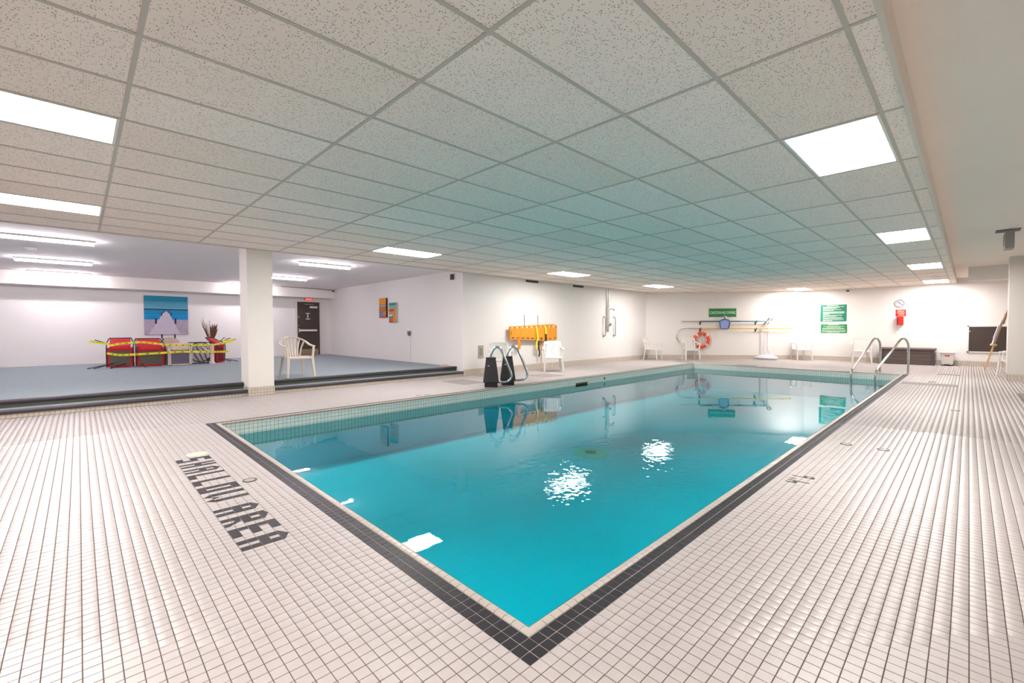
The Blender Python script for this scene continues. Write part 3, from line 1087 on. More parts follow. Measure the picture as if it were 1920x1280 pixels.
wc = plastic_chair('plastic_armchair', 'white plastic armchair beneath the orange spine board, showing its whole front', M_WHITEP, False, 'white plastic armchairs along the walls')
wc.location = (9.62, 8.21, 0)
wc.rotation_euler = (0, 0, R(-45))
GC = 'white plastic armchairs along the walls'
copy_thing(wc, 'white plastic armchair half hidden behind the black ladder covers', (7.78, 8.42, 0), R(-35), GC)
copy_thing(wc, 'white plastic armchair in the corner past the wall shower', (15.95, 8.55, 0), R(8), GC)
copy_thing(wc, 'white plastic armchair below the orange life ring', (16.95, 7.50, 0), R(-48), GC)
copy_thing(wc, 'white plastic armchair between the coiled white hose and the green rule signs', (19.70, 4.45, 0), R(-50), GC)
copy_thing(wc, 'white plastic armchair behind the chrome pool hand rails', (19.85, 2.66, 0), R(-75), GC)
copy_thing(wc, 'white plastic armchair by the grey pier in front of the easel', (16.0, -0.77, 0), R(172), GC)
bc = plastic_chair('plastic_armchair', 'beige plastic armchair with fan slatted round back on the lounge platform', M_BEIGEP, True)
bc.location = (3.25, 9.80, PLZ)
bc.rotation_euler = (0, 0, R(2))

# ---------------------------------------------------------------- wall art, door and fittings in the lounge
t = wthing('jetty_picture', 'canvas print of a wooden jetty running into blue sea above the chair heap', 'picture', ABW, 2.0, 1.05)
a0, b0, a1, b1 = 1.447, 1.05, 2.549, 2.262
W_, H_ = a1 - a0, b1 - b0
cv_ = MB().prism(rect(a0, b0, a1, b1), ABW, 0.002, 0.035).build('canvas', mat('canvas_sand', '#a99bab', .8, noise=(14, .25)), t)
def ink(name, pts, col, d, noise=None):
    MB().prism([(a0 + p * W_, b0 + q * H_) for p, q in pts], ABW, 0.035, 0.035 + d).build('print_area', mat(name, col, .8, noise=noise), cv_)
ink('ink_sky', rect(0, .86, 1, 1), '#1f86a8', .001)
ink('ink_sky_low', rect(0, .70, 1, .86), '#4f94ad', .001)
ink('ink_haze', rect(0, .665, 1, .70), '#6f9cae', .001)
ink('ink_sea', rect(0, .39, 1, .66), '#0f86c0', .001, (4, .2))
ink('ink_sea_far', rect(0, .53, 1, .64), '#0d80a8', .0012)
ink('ink_horizon', rect(0, .64, 1, .668), '#123250', .0016)
ink('ink_jetty', [(.10, .01), (.80, .01), (.54, .595), (.44, .595)], '#c3b8c6', .002, (18, .16))
for u, v, w_, h_ in ((.235, .28, .04, .14), (.68, .28, .04, .14), (.375, .49, .024, .085), (.585, .49, .024, .085), (.425, .56, .022, .06), (.53, .56, .022, .06)):
    ink('ink_post', rect(u, v, u + w_, v + h_), '#1c2140', .003)
fin(t)
for nm, uu, z0, z1, lab, side, bands in (
    ('small_canvas', (-13.456, -12.995), 1.585, 2.205, 'small canvas with orange top and blue patch, higher of the two', '#3a1712',
     [(0, .08, 1, '#c8451c'), (.08, .27, .62, '#5f86a8'), (.27, .3, .6, '#51205a'), (.30, .56, 1, '#b0693c'), (.56, .60, 1, '#c77a3c'), (.60, .65, 1, '#48b8cc'), (.65, .68, 1, '#1d7a70'), (.68, 1, 1, '#e08a20')]),
    ('small_canvas', (-12.816, -12.367), 1.42, 2.035, 'small canvas with teal sky and ochre field, lower of the two', '#c9bfbd',
     [(0, .05, .6, '#2d6a6c'), (.05, .2, .55, '#e0492c'), (.2, .32, .6, '#1f9a86'), (.32, .4, .5, '#e8d2b0'), (.4, .47, .7, '#b58aa8'), (.47, .56, 1, '#c9913c'), (.56, .66, .7, '#8c4a50'), (.66, .74, 1, '#c08a50'), (.74, .85, 1, '#6fb0aa'), (.85, 1, 1, '#2f8a8a')])):
    t = wthing(nm, lab, 'picture', ASW, sum(uu) / 2, z0)
    u0, u1 = uu
    cv_ = MB().prism(rect(u0, z0, u1, z1), ASW, 0.002, 0.055).build('canvas', mat('canvas_edge', side, .8), t)
    MB().prism(rect(u0 + .002, z0 + .002, u1 - .002, z1 - .002), ASW, 0.055, 0.056).build('print_area', mat('ink_ochre', '#d08a2c', .8, noise=(6, .2)), cv_)
    for f0, f1, wd, colr in bands:
        MB().prism(rect(u0 + .003, z0 + f0 * (z1 - z0) + .002, u0 + wd * (u1 - u0) - .003, z0 + f1 * (z1 - z0) - .002), ASW, 0.056, 0.057).build('print_area', mat('ink_band', colr, .8, noise=(9, .2)), cv_)
    fin(t)

d0, d1, dz = 5.905, 6.73, 2.25
door = struct(MB().prism(rect(d0, PLZ + .008, d1, dz), ABW, 0.005, 0.045).build('door_1', M_DOOR), 'dark brown exit door with a steel push bar', 'door')
MB().prism(rect(d0 - .05, PLZ, d0, dz + .05), ABW, 0, .06).build('door_frame', M_DFRAME, door)
MB().prism(rect(d1, PLZ, d1 + .05, dz + .05), ABW, 0, .06).build('door_frame', M_DFRAME, door)
MB().prism(rect(d0, dz, d1, dz + .05), ABW, 0, .06).build('door_frame', M_DFRAME, door)
MB().prism(rect(d0 + .12, PLZ + .012, d1 - .06, PLZ + .23), ABW, .045, .049).build('kick_plate', M_KICK, door)
pb = MB().prism(rect(d0 + .05, 1.135, d1 - .12, 1.205), ABW, .09, .12).build('push_bar', mat('light_steel', '#e8e2e4', .35, .4), door, bevel=.006)
MB().prism(rect(d0 + .03, 1.09, d0 + .075, 1.25), ABW, .045, .10).build('bar_end', M_STEEL, pb, bevel=.005)
MB().prism(rect(d1 - .16, 1.14, d1 - .12, 1.20), ABW, .045, .10).build('bar_end', M_STEEL, pb, bevel=.005)
MB().lathe([(.035, 0), (.035, .012), (.02, .03), (.0, .032)], 16, at(ABW, d0 + .05, 1.68, .045), -Y_).build('lock', M_STEEL, door, True)
MB().lathe([(.016, 0), (.016, .012), (.0, .014)], 12, at(ABW, d0 + .055, 1.345, .045), -Y_).build('lock', M_STEEL, door, True)
MB().prism(rect(d1 - .37, 2.02, d1 - .09, 2.095), ABW, .045, .09).build('door_closer', M_PRINT, door, bevel=.004)
MB().sweep([at(ABW, d0 + .25, 2.165, .08), at(ABW, d1 - .23, 2.165, .08)], .02, .012, (0, 0, 1)).build('closer_arm', M_PALEB, door)
sg = MB().prism(rect(d0 + .30, 1.585, d0 + .47, 1.835), ABW, .045, .048).build('door_sign', M_BLACK, door)
MB().prism(rect(d0 + .305, 1.80, d0 + .465, 1.83), ABW, .048, .049).build('sign_print', M_PRINT, sg)
MB().prism(rect(d0 + .305, 1.59, d0 + .465, 1.625), ABW, .048, .049).build('sign_print', M_PRINT, sg)
MB().prism([(d0 + .385 + .022 * math.cos(R(a)), 1.77 + .018 * math.sin(R(a))) for a in range(0, 360, 30)], ABW, .048, .049).build('sign_figure', M_PRINT, sg)
MB().prism([(d0 + .355, 1.745), (d0 + .36, 1.70), (d0 + .37, 1.655), (d0 + .40, 1.655), (d0 + .41, 1.70), (d0 + .415, 1.745)], ABW, .048, .049).build('sign_figure', M_PRINT, sg)

def exit_sign(label, F, u0, v0, u1, v1, d0_, d1_, face=True):
    t = wthing('exit_sign', label, 'sign', F, (u0 + u1) / 2, v0)
    MB().prism(rect(u0, v0, u1, v1), F, d0_, d1_).build('housing', mat('exit_housing', '#a03c34', .5), t)
    lf_ = MB().prism(rect(u0 + .012, v0 + .012, u1 - .012, v1 - .012), F, d1_, d1_ + .003).build('lit_face', M_EXIT, t)
    text_on('EXIT', (v1 - v0) * .75, F, (u0 + u1) / 2, (v0 + v1) / 2, d1_ + .004, mat('exit_letter', '#f4b0a4', .5, emit=(1, .35, .28), emits=1.2), lf_, width=(u1 - u0) * .8)
    return fin(t)
exit_sign('lit red exit sign above the dark brown door', ABW, 6.19, 2.30, 6.47, 2.395, .005, .06)
# exit sign hanging from the stippled ceiling near the pier
t = thing('exit_sign', 'hanging exit sign with red lettering under the stippled ceiling', 'sign', (11.05, -.43, CZ2))
MB().box((10.92, -.56, 2.805), (11.18, -.28, 2.82)).build('canopy', mat('dark_canopy', '#6c665c', .6), t, bevel=.004)
MB().box((10.92, -.49, 2.51), (11.25, -.385, 2.80)).build('housing', M_GREY, t, bevel=.006)
MB().box((10.93, -.385, 2.52), (11.24, -.379, 2.785)).build('face', M_PRINT, t)
text_on('EXIT', .26, (V(11.085, -.379, 2.65), -X_, Z_, Y_), 0, 0, .002, M_SREDS, t, width=.28, bold=.008)
fin(t)

# security cameras
t = thing('security_camera', 'small dark camera with a cable in the lounge corner at the beam', 'camera', (6.98, 17.05, 2.66))
MB().tube([(7.09, 17.0, 2.70), (7.02, 17.0, 2.68)], .012).build('bracket', M_GREY, t)
MB().tube([(7.05, 17.06, 2.69), (6.97, 16.92, 2.65)], .03, 12).build('body', M_BLACKM, t, True)
MB().tube(smoothpath([(7.04, 17.07, 2.70), (6.8, 17.12, 2.715), (6.3, 17.135, 2.73), (5.2, 17.14, 2.735)]), .008, 6).build('cable', M_BLACKM, t)
fin(t)
t = wthing('dome_camera', 'small dark dome camera high on the far wall above the green rule sign', 'camera', FW, -3.13, 2.56)
MB().lathe([(.06, 0), (.06, .02), (.0, .021)], 16, at(FW, -3.13, 2.60, .06), (0, 0, 1)).build('base', M_WHITEP, t, True)
MB().lathe([(.0, -.055), (.03, -.05), (.048, -.03), (.05, 0)], 16, at(FW, -3.13, 2.60, .06), (0, 0, 1)).build('dome', M_BLACK, t, True)
MB().prism(rect(-3.16, 2.60, -3.10, 2.64), FW, 0, .06).build('bracket', M_WHITEP, t)
fin(t)
# ceiling disc, junction box, sockets, vents
t = tag(MB().lathe([(.0, -.03), (.05, -.03), (.08, -.012), (.085, 0)], 20, (0, 0, 0)).build('smoke_detector', M_WHITEP, None, True), 'round white detector on the lounge ceiling between strip lights', 'detector')
t.location = (-.62, 12.3, CZ3)
t = wthing('junction_box', 'grey box with a thin conduit on the lounge side wall below the canvases', 'box', ASW, -11.68, 1.04)
MB().prism(rect(-11.75, 1.035, -11.61, 1.155), ASW, .001, .05).build('box', M_GREY, t, bevel=.004)
MB().prism(rect(-11.66, 1.0, -11.615, 1.12), ASW, .05, .058).build('cover', M_DARK, t)
MB().tube([at(ASW, -11.64, 1.035, .012), at(ASW, -11.64, PLZ + .002, .012)], .008).build('conduit', M_WALL, t)
fin(t)
t = wthing('wall_vent', 'square dark vent high on the lounge side wall near the pool', 'vent', ASW, -9.53, 2.49)
MB().plate([-9.645, -9.625, -9.435, -9.415], [2.49, 2.505, 2.655, 2.675], ASW, .001, .02, lambda a, b: -9.625 < a < -9.435 and 2.505 < b < 2.655).build('frame', M_WHITEP, t)
MB().prism(rect(-9.625, 2.505, -9.435, 2.655), ASW, .001, .006).build('backing', M_DARK, t)
for k in range(5):
    MB().prism(rect(-9.625, 2.515 + k * .03, -9.435, 2.525 + k * .03), ASW, .006, .016).build('louvre', M_BROWN, t)
fin(t)
for k, (u0, u1, lab) in enumerate(((9.43, 9.95, 'dark slot vent under the ceiling above the orange spine board'), (11.66, 12.2, 'dark slot vent under the ceiling between spine board and shower'))):
    t = wthing('wall_vent', lab, 'vent', LW, (u0 + u1) / 2, 2.59)
    MB().prism(rect(u0, 2.585, u1, 2.645), LW, .001, .025).build('frame', M_DARK, t, bevel=.003)
    for q in range(3):
        MB().prism(rect(u0 + .02, 2.596 + q * .016, u1 - .02, 2.602 + q * .016), LW, .025, .03).build('louvre', M_BROWN, t)
    fin(t)
for u, v, lab in ((7.69, .60, 'grey socket plate low on the wall behind the black ladder covers'),):
    t = wthing('wall_socket', lab, 'socket', LW, u, v)
    MB().prism(rect(u - .09, v - .17, u + .09, v + .17), LW, .001, .015).build('plate', mat('plate_grey', '#a8a196', .5), t, bevel=.004)
    MB().prism(rect(u - .05, v - .1, u + .05, v + .1), LW, .015, .02).build('socket_face', M_GREY, t)
    fin(t)
t = MB().lathe([(.0, .06), (.05, .055), (.09, .03), (.1, 0)], 14, (0, 0, 0)).build('cloth_wad', mat('tan_cloth', '#c9ab86', .9, noise=(30, .2), bump=(25, .8)), None, True)
t.location = (6.95, 9.72, PLZ)
t.scale = (1.2, .9, .8)
tag(t, 'crumpled tan cloth on the platform edge by the lounge side wall', 'cloth')

# ---------------------------------------------------------------- spine board and straps on the long wall
t = wthing('spine_board', 'orange plastic spine board with hand holes hung on the wall', 'rescue board', LW, 9.66, .85)
L_ = 2.03
us, holes = [0, .03], []
slots = [.06 + k * .2 for k in range(10)]
us = sorted(set([0, L_, .035, .075] + [round(s, 4) for s in slots if s + .115 < L_] + [round(s + .115, 4) for s in slots if s + .115 < L_]))
ws = [-.5, -.43, -.33, -.16, .16, .33, .43, .5]
def hole(u, w_):
    if .33 < abs(w_) < .43: return any(s < u < s + .115 for s in slots)
    return .035 < u < .06 and abs(w_) < .16
m = MB()
m.plate(us, ws, (V(0, 0, 0), X_, Z_, -Y_), 0, .045, hole)
out = []
for x, y, z in m.v:
    f = x / L_
    hgt = .36 + .15 * min(1, f * 1.15) - (.05 if f > .97 else 0)
    out.append((8.655 + x, YL - .09 + y, 1.095 + z * hgt))
m.v = out
m.build('board', M_ORANGE, t)
for u in (.42, .98, 1.72):
    MB().box((8.655 + u, YL - .1385, .97), (8.655 + u + .05, YL - .135, 1.22)).build('rib', M_DORANGE, t)
fin(t)
for k, u in enumerate((9.36, 9.94)):
    t = wthing('wall_hook', 'thin steel wall hook holding the spine board, %s' % ('over its middle' if k == 0 else 'nearer its wide end'), 'hook', LW, u, 1.33)
    MB().tube([at(LW, u, 1.62, .012), at(LW, u, 1.18, .02)], .011, 8).build('rod', M_STEEL, t, True)
    MB().tube([at(LW, u, 1.18, .02), at(LW, u, 1.17, .06), at(LW, u, 1.19, .085)], .008, 6).build('peg', M_STEEL, t, True)
    fin(t)
def strap(name, label, pts, wd, materials, F=LW):
    t = wthing(name, label, 'strap', F, pts[0][0], pts[-1][1])
    n_ = len(materials)
    P_ = [at(F, *p) for p in pts]
    per = (len(P_) - 1) / n_
    for k in range(n_):
        i0, i1 = int(round(k * per)), int(round((k + 1) * per))
        MB().sweep(smoothpath(P_[i0:i1 + 1], 3), wd, .006, F[3]).build('webbing', materials[k], t)
    fin(t)
strap('board_strap', 'short orange strap hanging below the spine board', [(8.99, .95, .15), (9.0, .84, .14), (9.02, .74, .13), (9.03, .62, .12)], .11, [M_DORANGE])
strap('board_strap', 'yellow strap with black tail hanging in a loop from the spine board', [(9.74, 1.27, .15), (9.75, 1.1, .16), (9.78, .93, .16), (9.74, .80, .15), (9.72, .66, .14), (9.80, .60, .13), (9.86, .70, .13), (9.83, .85, .14), (9.86, .62, .13), (9.90, .48, .12), (9.86, .38, .12)], .06, [M_YELLOW, M_BLACK])
strap('board_strap', 'short yellow strap with black end across the wide end of the spine board', [(10.13, 1.28, .15), (10.14, 1.16, .155), (10.15, 1.05, .155), (10.15, .92, .15), (10.16, .80, .14), (10.16, .68, .13)], .07, [M_YELLOW, M_BLACK])
t = wthing('thin_stick', 'thin yellow and pink stick leaning under the spine board', 'stick', LW, 10.18, 0)
MB().tube([at(LW, 10.05, .93, .06), at(LW, 10.05, .55, .06)], .018, 8).build('upper_half', M_DORANGE, t, True)
MB().tube([at(LW, 10.05, .55, .06), at(LW, 10.05, .16, .06)], .014, 8).build('lower_half', mat('pink_stick', '#c9a08c', .5), t, True)
fin(t)

# ---------------------------------------------------------------- wall shower and grab bars
t = wthing('wall_shower', 'steel wall shower with two pipes rising to the ceiling', 'shower', LW, 13.64, 1.2)
for u in (13.59, 13.70):
    MB().tube([at(LW, u, 2.64, .03), at(LW, u, 1.98, .03)], .017, 8).build('pipe', M_STEEL, t, True)
sp_ = MB().prism(rect(13.57, 1.24, 13.70, 1.98), LW, .001, .07).build('panel', M_STEEL, t, bevel=.006)
MB().tube([at(LW, 13.68, 1.90, .07), at(LW, 13.74, 1.92, .16), at(LW, 13.80, 1.86, .2)], [.014, .016, .03], 10).build('shower_head', M_CHROME, sp_, True)
MB().lathe([(.06, 0), (.06, .02), (.03, .035), (.0, .04)], 18, at(LW, 13.74, 1.36, .07), -Y_).build('valve', M_CHROME, sp_, True)
MB().prism(rect(13.60, 1.17, 13.80, 1.26), LW, .001, .10).build('soap_tray', M_WHITEP, t, bevel=.006)
fin(t)
for u, lab in ((13.42, 'steel grab bar on the wall just before the shower panel'), (14.06, 'steel grab bar on the wall just past the shower panel')):
    t = wthing('grab_bar', lab, 'grab bar', LW, u, .95)
    MB().tube(smoothpath([at(LW, u, .95, .0), at(LW, u, .955, .05), at(LW, u, 1.0, .08), at(LW, u, 1.3, .08), at(LW, u, 1.58, .08), at(LW, u, 1.625, .05), at(LW, u, 1.63, .0)], 4), .02, 10).build('bar', M_STEEL, t, True)
    for v in (.95, 1.63):
        MB().lathe([(.045, 0), (.045, .008), (.0, .009)], 14, at(LW, u, v, .001), -Y_).build('flange', M_STEEL, t, True)
    fin(t)

# ---------------------------------------------------------------- pole rack on the corner wall
def pole(name, label, pieces, group):
    t = wthing(name, label, 'pole', CW, pieces[0][0], pieces[0][1], group)
    for u0, v0, u1, v1, r, mm, nm in pieces:
        MB().tube([at(CW, u0, v0, .11), at(CW, u1, v1, .11)], r, 10).build(nm, mm, t, True)
    return t
t = pole('telescopic_pole', 'upper blue and silver pool pole hung on wall hooks', [(1.36, 1.495, 2.13, 1.49, .019, M_POLEA, 'inner_tube'), (2.13, 1.49, 3.6, 1.487, .022, mat('navy_pole', '#2f4a5e', .4, .3), 'outer_tube'), (3.6, 1.487, 4.64, 1.484, .022, M_POLEB, 'outer_tube')], 'pool poles')
fin(t)
t = pole('telescopic_pole', 'lower yellow pool pole with a curved rescue hook', [(1.62, 1.215, 2.12, 1.212, .019, M_POLEA, 'inner_tube'), (2.12, 1.212, 5.52, 1.205, .022, M_POLEY, 'outer_tube')], 'pool poles')
hk = [at(CW, *p) for p in ((1.62, 1.215, .11), (1.45, 1.21, .11), (1.28, 1.14, .12), (1.17, .98, .13), (1.17, .82, .14), (1.27, .70, .14), (1.31, .66, .14), (1.24, .74, .13), (1.19, .86, .12))]
MB().tube(smoothpath(hk, 5), .013, 8).build('rescue_hook', M_POLEA, t, True)
fin(t)
for u, lab in ((2.10, 'above the life ring'), (4.20, 'beside the vacuum head')):
    for v, w2 in ((1.49, 'upper'), (1.21, 'lower')):
        t = wthing('pole_hook', 'dark wall hook for the %s pole, %s' % (w2, lab), 'hook', CW, u, v, 'pole hooks')
        MB().tube(smoothpath([at(CW, u, v - .1, .002), at(CW, u, v - .06, .1), at(CW, u, v - .028, .13), at(CW, u, v + .03, .15)], 4), .013, 8).build('arm', M_BLACKM, t, True)
        MB().prism(rect(u - .02, v - .14, u + .02, v + .02), CW, .001, .01).build('plate', M_BLACKM, t)
        fin(t)
t = wthing('skimmer_net', 'blue flat leaf skimmer net hung in front of the poles', 'net', CW, 2.99, 1.18)
o2 = [(2.80, 1.49), (2.83, 1.24), (2.87, 1.195), (3.11, 1.195), (3.15, 1.24), (3.19, 1.49), (3.12, 1.545), (2.995, 1.57), (2.87, 1.545)]
MB().tube([at(CW, u, v, .17) for u, v in o2], .016, 8, True).build('rim', M_NAVY, t, True)
MB().prism(o2[::1], CW, .160, .163).build('mesh', M_NET, t)
MB().tube([at(CW, 2.995, 1.57, .17), at(CW, 2.995, 1.68, .15)], .014, 8).build('handle', M_NAVY, t, True)
MB().prism([(2.90, 1.62), (2.93, 1.67), (3.0, 1.70), (3.08, 1.69), (3.10, 1.64), (3.0, 1.60)], CW, .10, .14).build('bracket', M_PALEB, t)
fin(t)
t = wthing('life_ring', 'orange life ring with pale bands hung on the wall', 'life ring', CW, 2.145, .43)
ringc = at(CW, 2.145, .755, .09)
for k in range(4):
    a = 90 * k
    MB().tube(arc(ringc, .265, a + 52 - 90, a + 126 - 90, 12, CHD, Z_), .062, 12).build('ring_section', M_RINGO, t, True)
    MB().tube(arc(ringc, .265, a + 36 - 90, a + 52 - 90, 4, CHD, Z_), .064, 12).build('band', M_WHITEP, t, True)
MB().tube(smoothpath([at(CW, 2.10, 1.18, .13), at(CW, 2.14, 1.08, .14), at(CW, 2.16, .98, .14), at(CW, 2.14, .8, .15), at(CW, 2.2, .5, .1), at(CW, 2.18, .3, .08)], 4), .012, 6).build('rope', mat('rope', '#b9ad9c', .8), t, True)
fin(t)
t = wthing('pool_vacuum', 'white pool vacuum head with dark rollers on the end of the blue pole', 'vacuum head', CW, 4.62, 1.35)
MB().tube([at(CW, 4.53, 1.34, .10), at(CW, 4.72, 1.62, .16)], .05, 12).build('body', M_WHITEP, t, True)
for q in (.12, .3, .68, .86):
    c = V(*(at(CW, 4.53, 1.34, .10) * (1 - q) + at(CW, 4.72, 1.62, .16) * q))
    MB().tube([c - CHD * .07, c + CHD * .07 + CHN * .02], .03, 10).build('roller', M_BLACK, t, True)
fin(t)
t = thing('vacuum_hose', 'white corrugated hose hanging from the pole into a flat coil', 'hose', at(CW, 4.44, 0, .3))
hang = smoothpath([at(CW, *p) for p in ((4.62, 1.40, .16), (4.63, 1.1, .15), (4.60, .7, .14), (4.61, .4, .16), (4.70, .22, .22), (4.80, .12, .3))], 6)
MB().tube(hang, .02, 8).build('hanging_length', M_HOSE, t, True)
cc = at(CW, 4.44, 0, .42)
m = MB()
pts = []
for k in range(5 * 24):
    a = k / 24 * 2 * math.pi
    r_ = .37 - .05 * math.sin(a * .31) - .012 * (k / 24)
    pts.append(cc + CHD * (r_ * math.cos(a)) + CHN * (r_ * .7 * math.sin(a)) + Z_ * (.028 + .026 * (k / 24) + .008 * math.sin(a * 1.7)))
MB().tube(pts, .026, 8).build('coil', M_HOSE, t, True)
fin(t)
struct(MB().prism(rect(4.40, .156, 4.62, 1.12), CW, .001, .035).build('trim_4', M_WALL), 'boxed white pipe cover below the poles', 'trim')

# ---------------------------------------------------------------- signs
t = wthing('no_diving_sign', 'green sign reading caution no diving in white letters', 'sign', CW, 2.96, 1.66)
MB().prism(rect(2.42, 1.645, 3.50, 2.02), CW, .001, .010).build('border', M_PRINT, t)
pn_ = MB().prism(rect(2.44, 1.665, 3.48, 2.0), CW, .010, .014).build('panel', M_GREEN1, t)
text_on('CAUTION NO DIVING', .15, CW, 2.96, 1.83, .0155, M_PRINT, pn_, width=.97, bold=.0015)
fin(t)
def print_sign(name, label, F, u0, v0, u1, v1, material, lines, title=True):
    t = wthing(name, label, 'sign', F, (u0 + u1) / 2, v0)
    pn_ = MB().prism(rect(u0, v0, u1, v1), F, .001, .010).build('panel', material, t)
    W2, H2 = u1 - u0, v1 - v0
    rng = random.Random(len(lines))
    for (a, b, f, h) in lines:
        # fine print, too small to read in the photograph: one mesh of word-sized strokes per line
        m = MB()
        x = a
        while x < b - .01:
            wl = min(b - x, rng.uniform(.03, .09))
            m.prism(rect(u0 + x * W2, v0 + (f - h / 2) * H2, u0 + (x + wl) * W2, v0 + (f + h / 2) * H2), F, .010, .0115)
            x += wl + .012
        m.build('print_line', M_PRINT, pn_)
    return fin(t)
print_sign('rules_sign', 'large teal green sign with many lines of white rules', FW, -3.967, 1.465, -3.162, 2.085, M_GREEN2,
    [(.25, .70, .955, .035), (.10, .92, .885, .03), (.10, .74, .835, .03), (.10, .62, .79, .03), (.10, .80, .715, .03), (.10, .52, .665, .03), (.10, .92, .58, .03), (.10, .94, .53, .03), (.10, .90, .485, .03), (.10, .35, .435, .03), (.10, .84, .36, .03), (.10, .62, .31, .03), (.10, .82, .225, .03), (.10, .88, .18, .03), (.10, .90, .10, .03), (.10, .46, .05, .03)])
print_sign('rules_sign', 'smaller leaf green sign with white lines, under the teal rules sign', FW, -3.948, 1.035, -3.140, 1.355, M_GREEN3,
    [(.28, .70, .93, .06), (.10, .90, .77, .055), (.24, .76, .66, .055), (.08, .90, .54, .055), (.05, .92, .43, .055), (.04, .96, .25, .055), (.05, .94, .15, .055), (.26, .72, .07, .045)])
print_sign('phone_sign', 'red emergency sign with white print under the clock', FW, -1.783, 1.615, -1.516, 1.85, M_SREDS,
    [(.12, .60, .88, .07), (.68, .92, .9, .05), (.2, .8, .72, .06), (.1, .9, .58, .05), (.12, .85, .42, .05), (.3, .85, .28, .05), (.2, .8, .12, .05)])
t = wthing('emergency_phone', 'red wall phone box with a hanging handset cord under the red sign', 'phone', FW, -1.65, 1.3)
MB().prism(rect(-1.745, 1.32, -1.57, 1.60), FW, .001, .12).build('box', M_REDBOX, t, bevel=.006)
MB().prism(rect(-1.74, 1.33, -1.695, 1.58), FW, .12, .16).build('handset', mat('dark_red', '#7c1430', .4), t, bevel=.008)
MB().tube(smoothpath([at(FW, -1.735, 1.34, .1), at(FW, -1.735, 1.2, .1), at(FW, -1.71, 1.13, .1), at(FW, -1.69, 1.2, .1), at(FW, -1.69, 1.34, .1)], 4), .01, 6).build('cord', mat('grey_cord', '#a89496', .5), t, True)
fin(t)
t = wthing('wall_clock', 'round white wall clock with a grey rim above the red sign', 'clock', FW, -1.675, 1.93)
c = at(FW, -1.675, 2.06, .001)
MB().lathe([(.135, 0), (.135, .04), (.125, .046), (.118, .04), (.118, .02)], 32, c, -X_).build('rim', mat('clock_rim', '#b9b5ba', .35, .4), t, True)
dl_ = MB().lathe([(.12, .0), (.12, .022), (.0, .0225)], 32, c, -X_).build('dial', M_PAPER, t)
for k in range(12):
    a = R(30 * k)
    p = (-1.675 + .095 * math.sin(a), 2.06 + .095 * math.cos(a))
    MB().prism(rect(p[0] - .006, p[1] - .01, p[0] + .006, p[1] + .01), FW, .023, .025).build('hour_mark', M_GREY, dl_)
for ang, ln, wd in ((-52, .075, .008), (128, .10, .006)):
    a = R(ang)
    MB().sweep([at(FW, -1.675, 2.06, .028), at(FW, -1.675 + ln * math.sin(a), 2.06 + ln * math.cos(a), .028)], wd * 2, .003, -X_).build('hand', M_BLACKM, dl_)
fin(t)

# ---------------------------------------------------------------- far end furniture
t = wthing('notice_board', 'dark brown pinboard in a white frame on the far wall behind the easel', 'board', FW, .41, .44)
MB().prism(rect(-.013, .455, .83, 1.25), FW, .001, .02).build('cork', M_BOARD, t)
for a_, b_, c_, d_ in ((-.04, .43, .0, 1.28), (.815, .43, .855, 1.28), (-.04, .43, .855, .465), (-.04, 1.245, .855, 1.28)):
    MB().prism(rect(a_, b_, c_, d_), FW, .001, .035).build('frame', M_WHITEP, t)
MB().lathe([(.02, 0), (.02, .012), (0, .014)], 10, at(FW, .02, 1.1, .02), -X_).build('screw', M_STEEL, t)
fin(t)
t = thing('storage_bench', 'brown resin storage bench with planked front against the far wall', 'storage box', (19.93, 1.42, 0))
x0, x1, y0, y1 = 19.66, 20.22, .75, 2.10
MB().box((x0 + .02, y0 + .02, 0), (x1, y1 - .02, .48)).build('body', M_BROWN, t)
MB().box((x0 - .02, y0 - .02, .485), (x1 + .02, y1 + .02, .55)).build('lid', mat('brown_lid', '#6b5c5b', .5, noise=(50, .2)), t, bevel=.012)
for k in range(4):
    MB().box((x0 + .006, y0 + .09, .02 + k * .115), (x0 + .03, y1 - .09, .125 + k * .115)).build('plank', M_BROWN, t, bevel=.006)
for a_ in (y0 + .01, y1 - .085):
    MB().box((x0, a_, 0), (x0 + .03, a_ + .075, .48)).build('corner_post', mat('brown_post', '#4c403e', .6), t, bevel=.004)
MB().lathe([(.018, 0), (.018, .012), (0, .014)], 12, (x0 + .006, 1.42, .44), -X_).build('lock', M_STEEL, t)
fin(t)
t = thing('pedal_bin', 'small white pedal bin with a red label beside the storage bench', 'bin', (20.0, .47, 0))
m = MB()
m.add([(19.86, .34, .03), (20.14, .34, .03), (20.14, .60, .03), (19.86, .60, .03), (19.83, .31, .40), (20.17, .31, .40), (20.17, .63, .40), (19.83, .63, .40)], [(3, 2, 1, 0), (4, 5, 6, 7), (0, 1, 5, 4), (1, 2, 6, 5), (2, 3, 7, 6), (3, 0, 4, 7)])
m.build('body', M_WHITEP, t, bevel=.012)
MB().box((19.80, .28, .40), (20.18, .66, .45)).build('lid', mat('lid_grey_white', '#d9d5d2', .4), t, bevel=.015)
MB().box((19.835, .41, .30), (19.845, .53, .365)).build('label_sticker', M_SREDS, t)
MB().box((19.78, .40, .015), (19.87, .54, .05)).build('pedal', M_BLACK, t, bevel=.006)
MB().box((19.86, .33, 0), (20.14, .61, .03)).build('base', M_DARK, t)
fin(t)
t = thing('easel', 'wooden easel holding a white poster in front of the pinboard', 'easel', (18.9, -.6, 0))
ap = V(18.9, -.74, 1.66)
MB().sweep([(18.62, -.34, 0), ap + V(-.03, .02, -.04)], .03, .045, (1, 0, 0)).build('leg', M_WOOD, t)
MB().sweep([(19.18, -.34, 0), ap + V(.03, .02, -.04)], .03, .045, (1, 0, 0)).build('leg', M_WOOD, t)
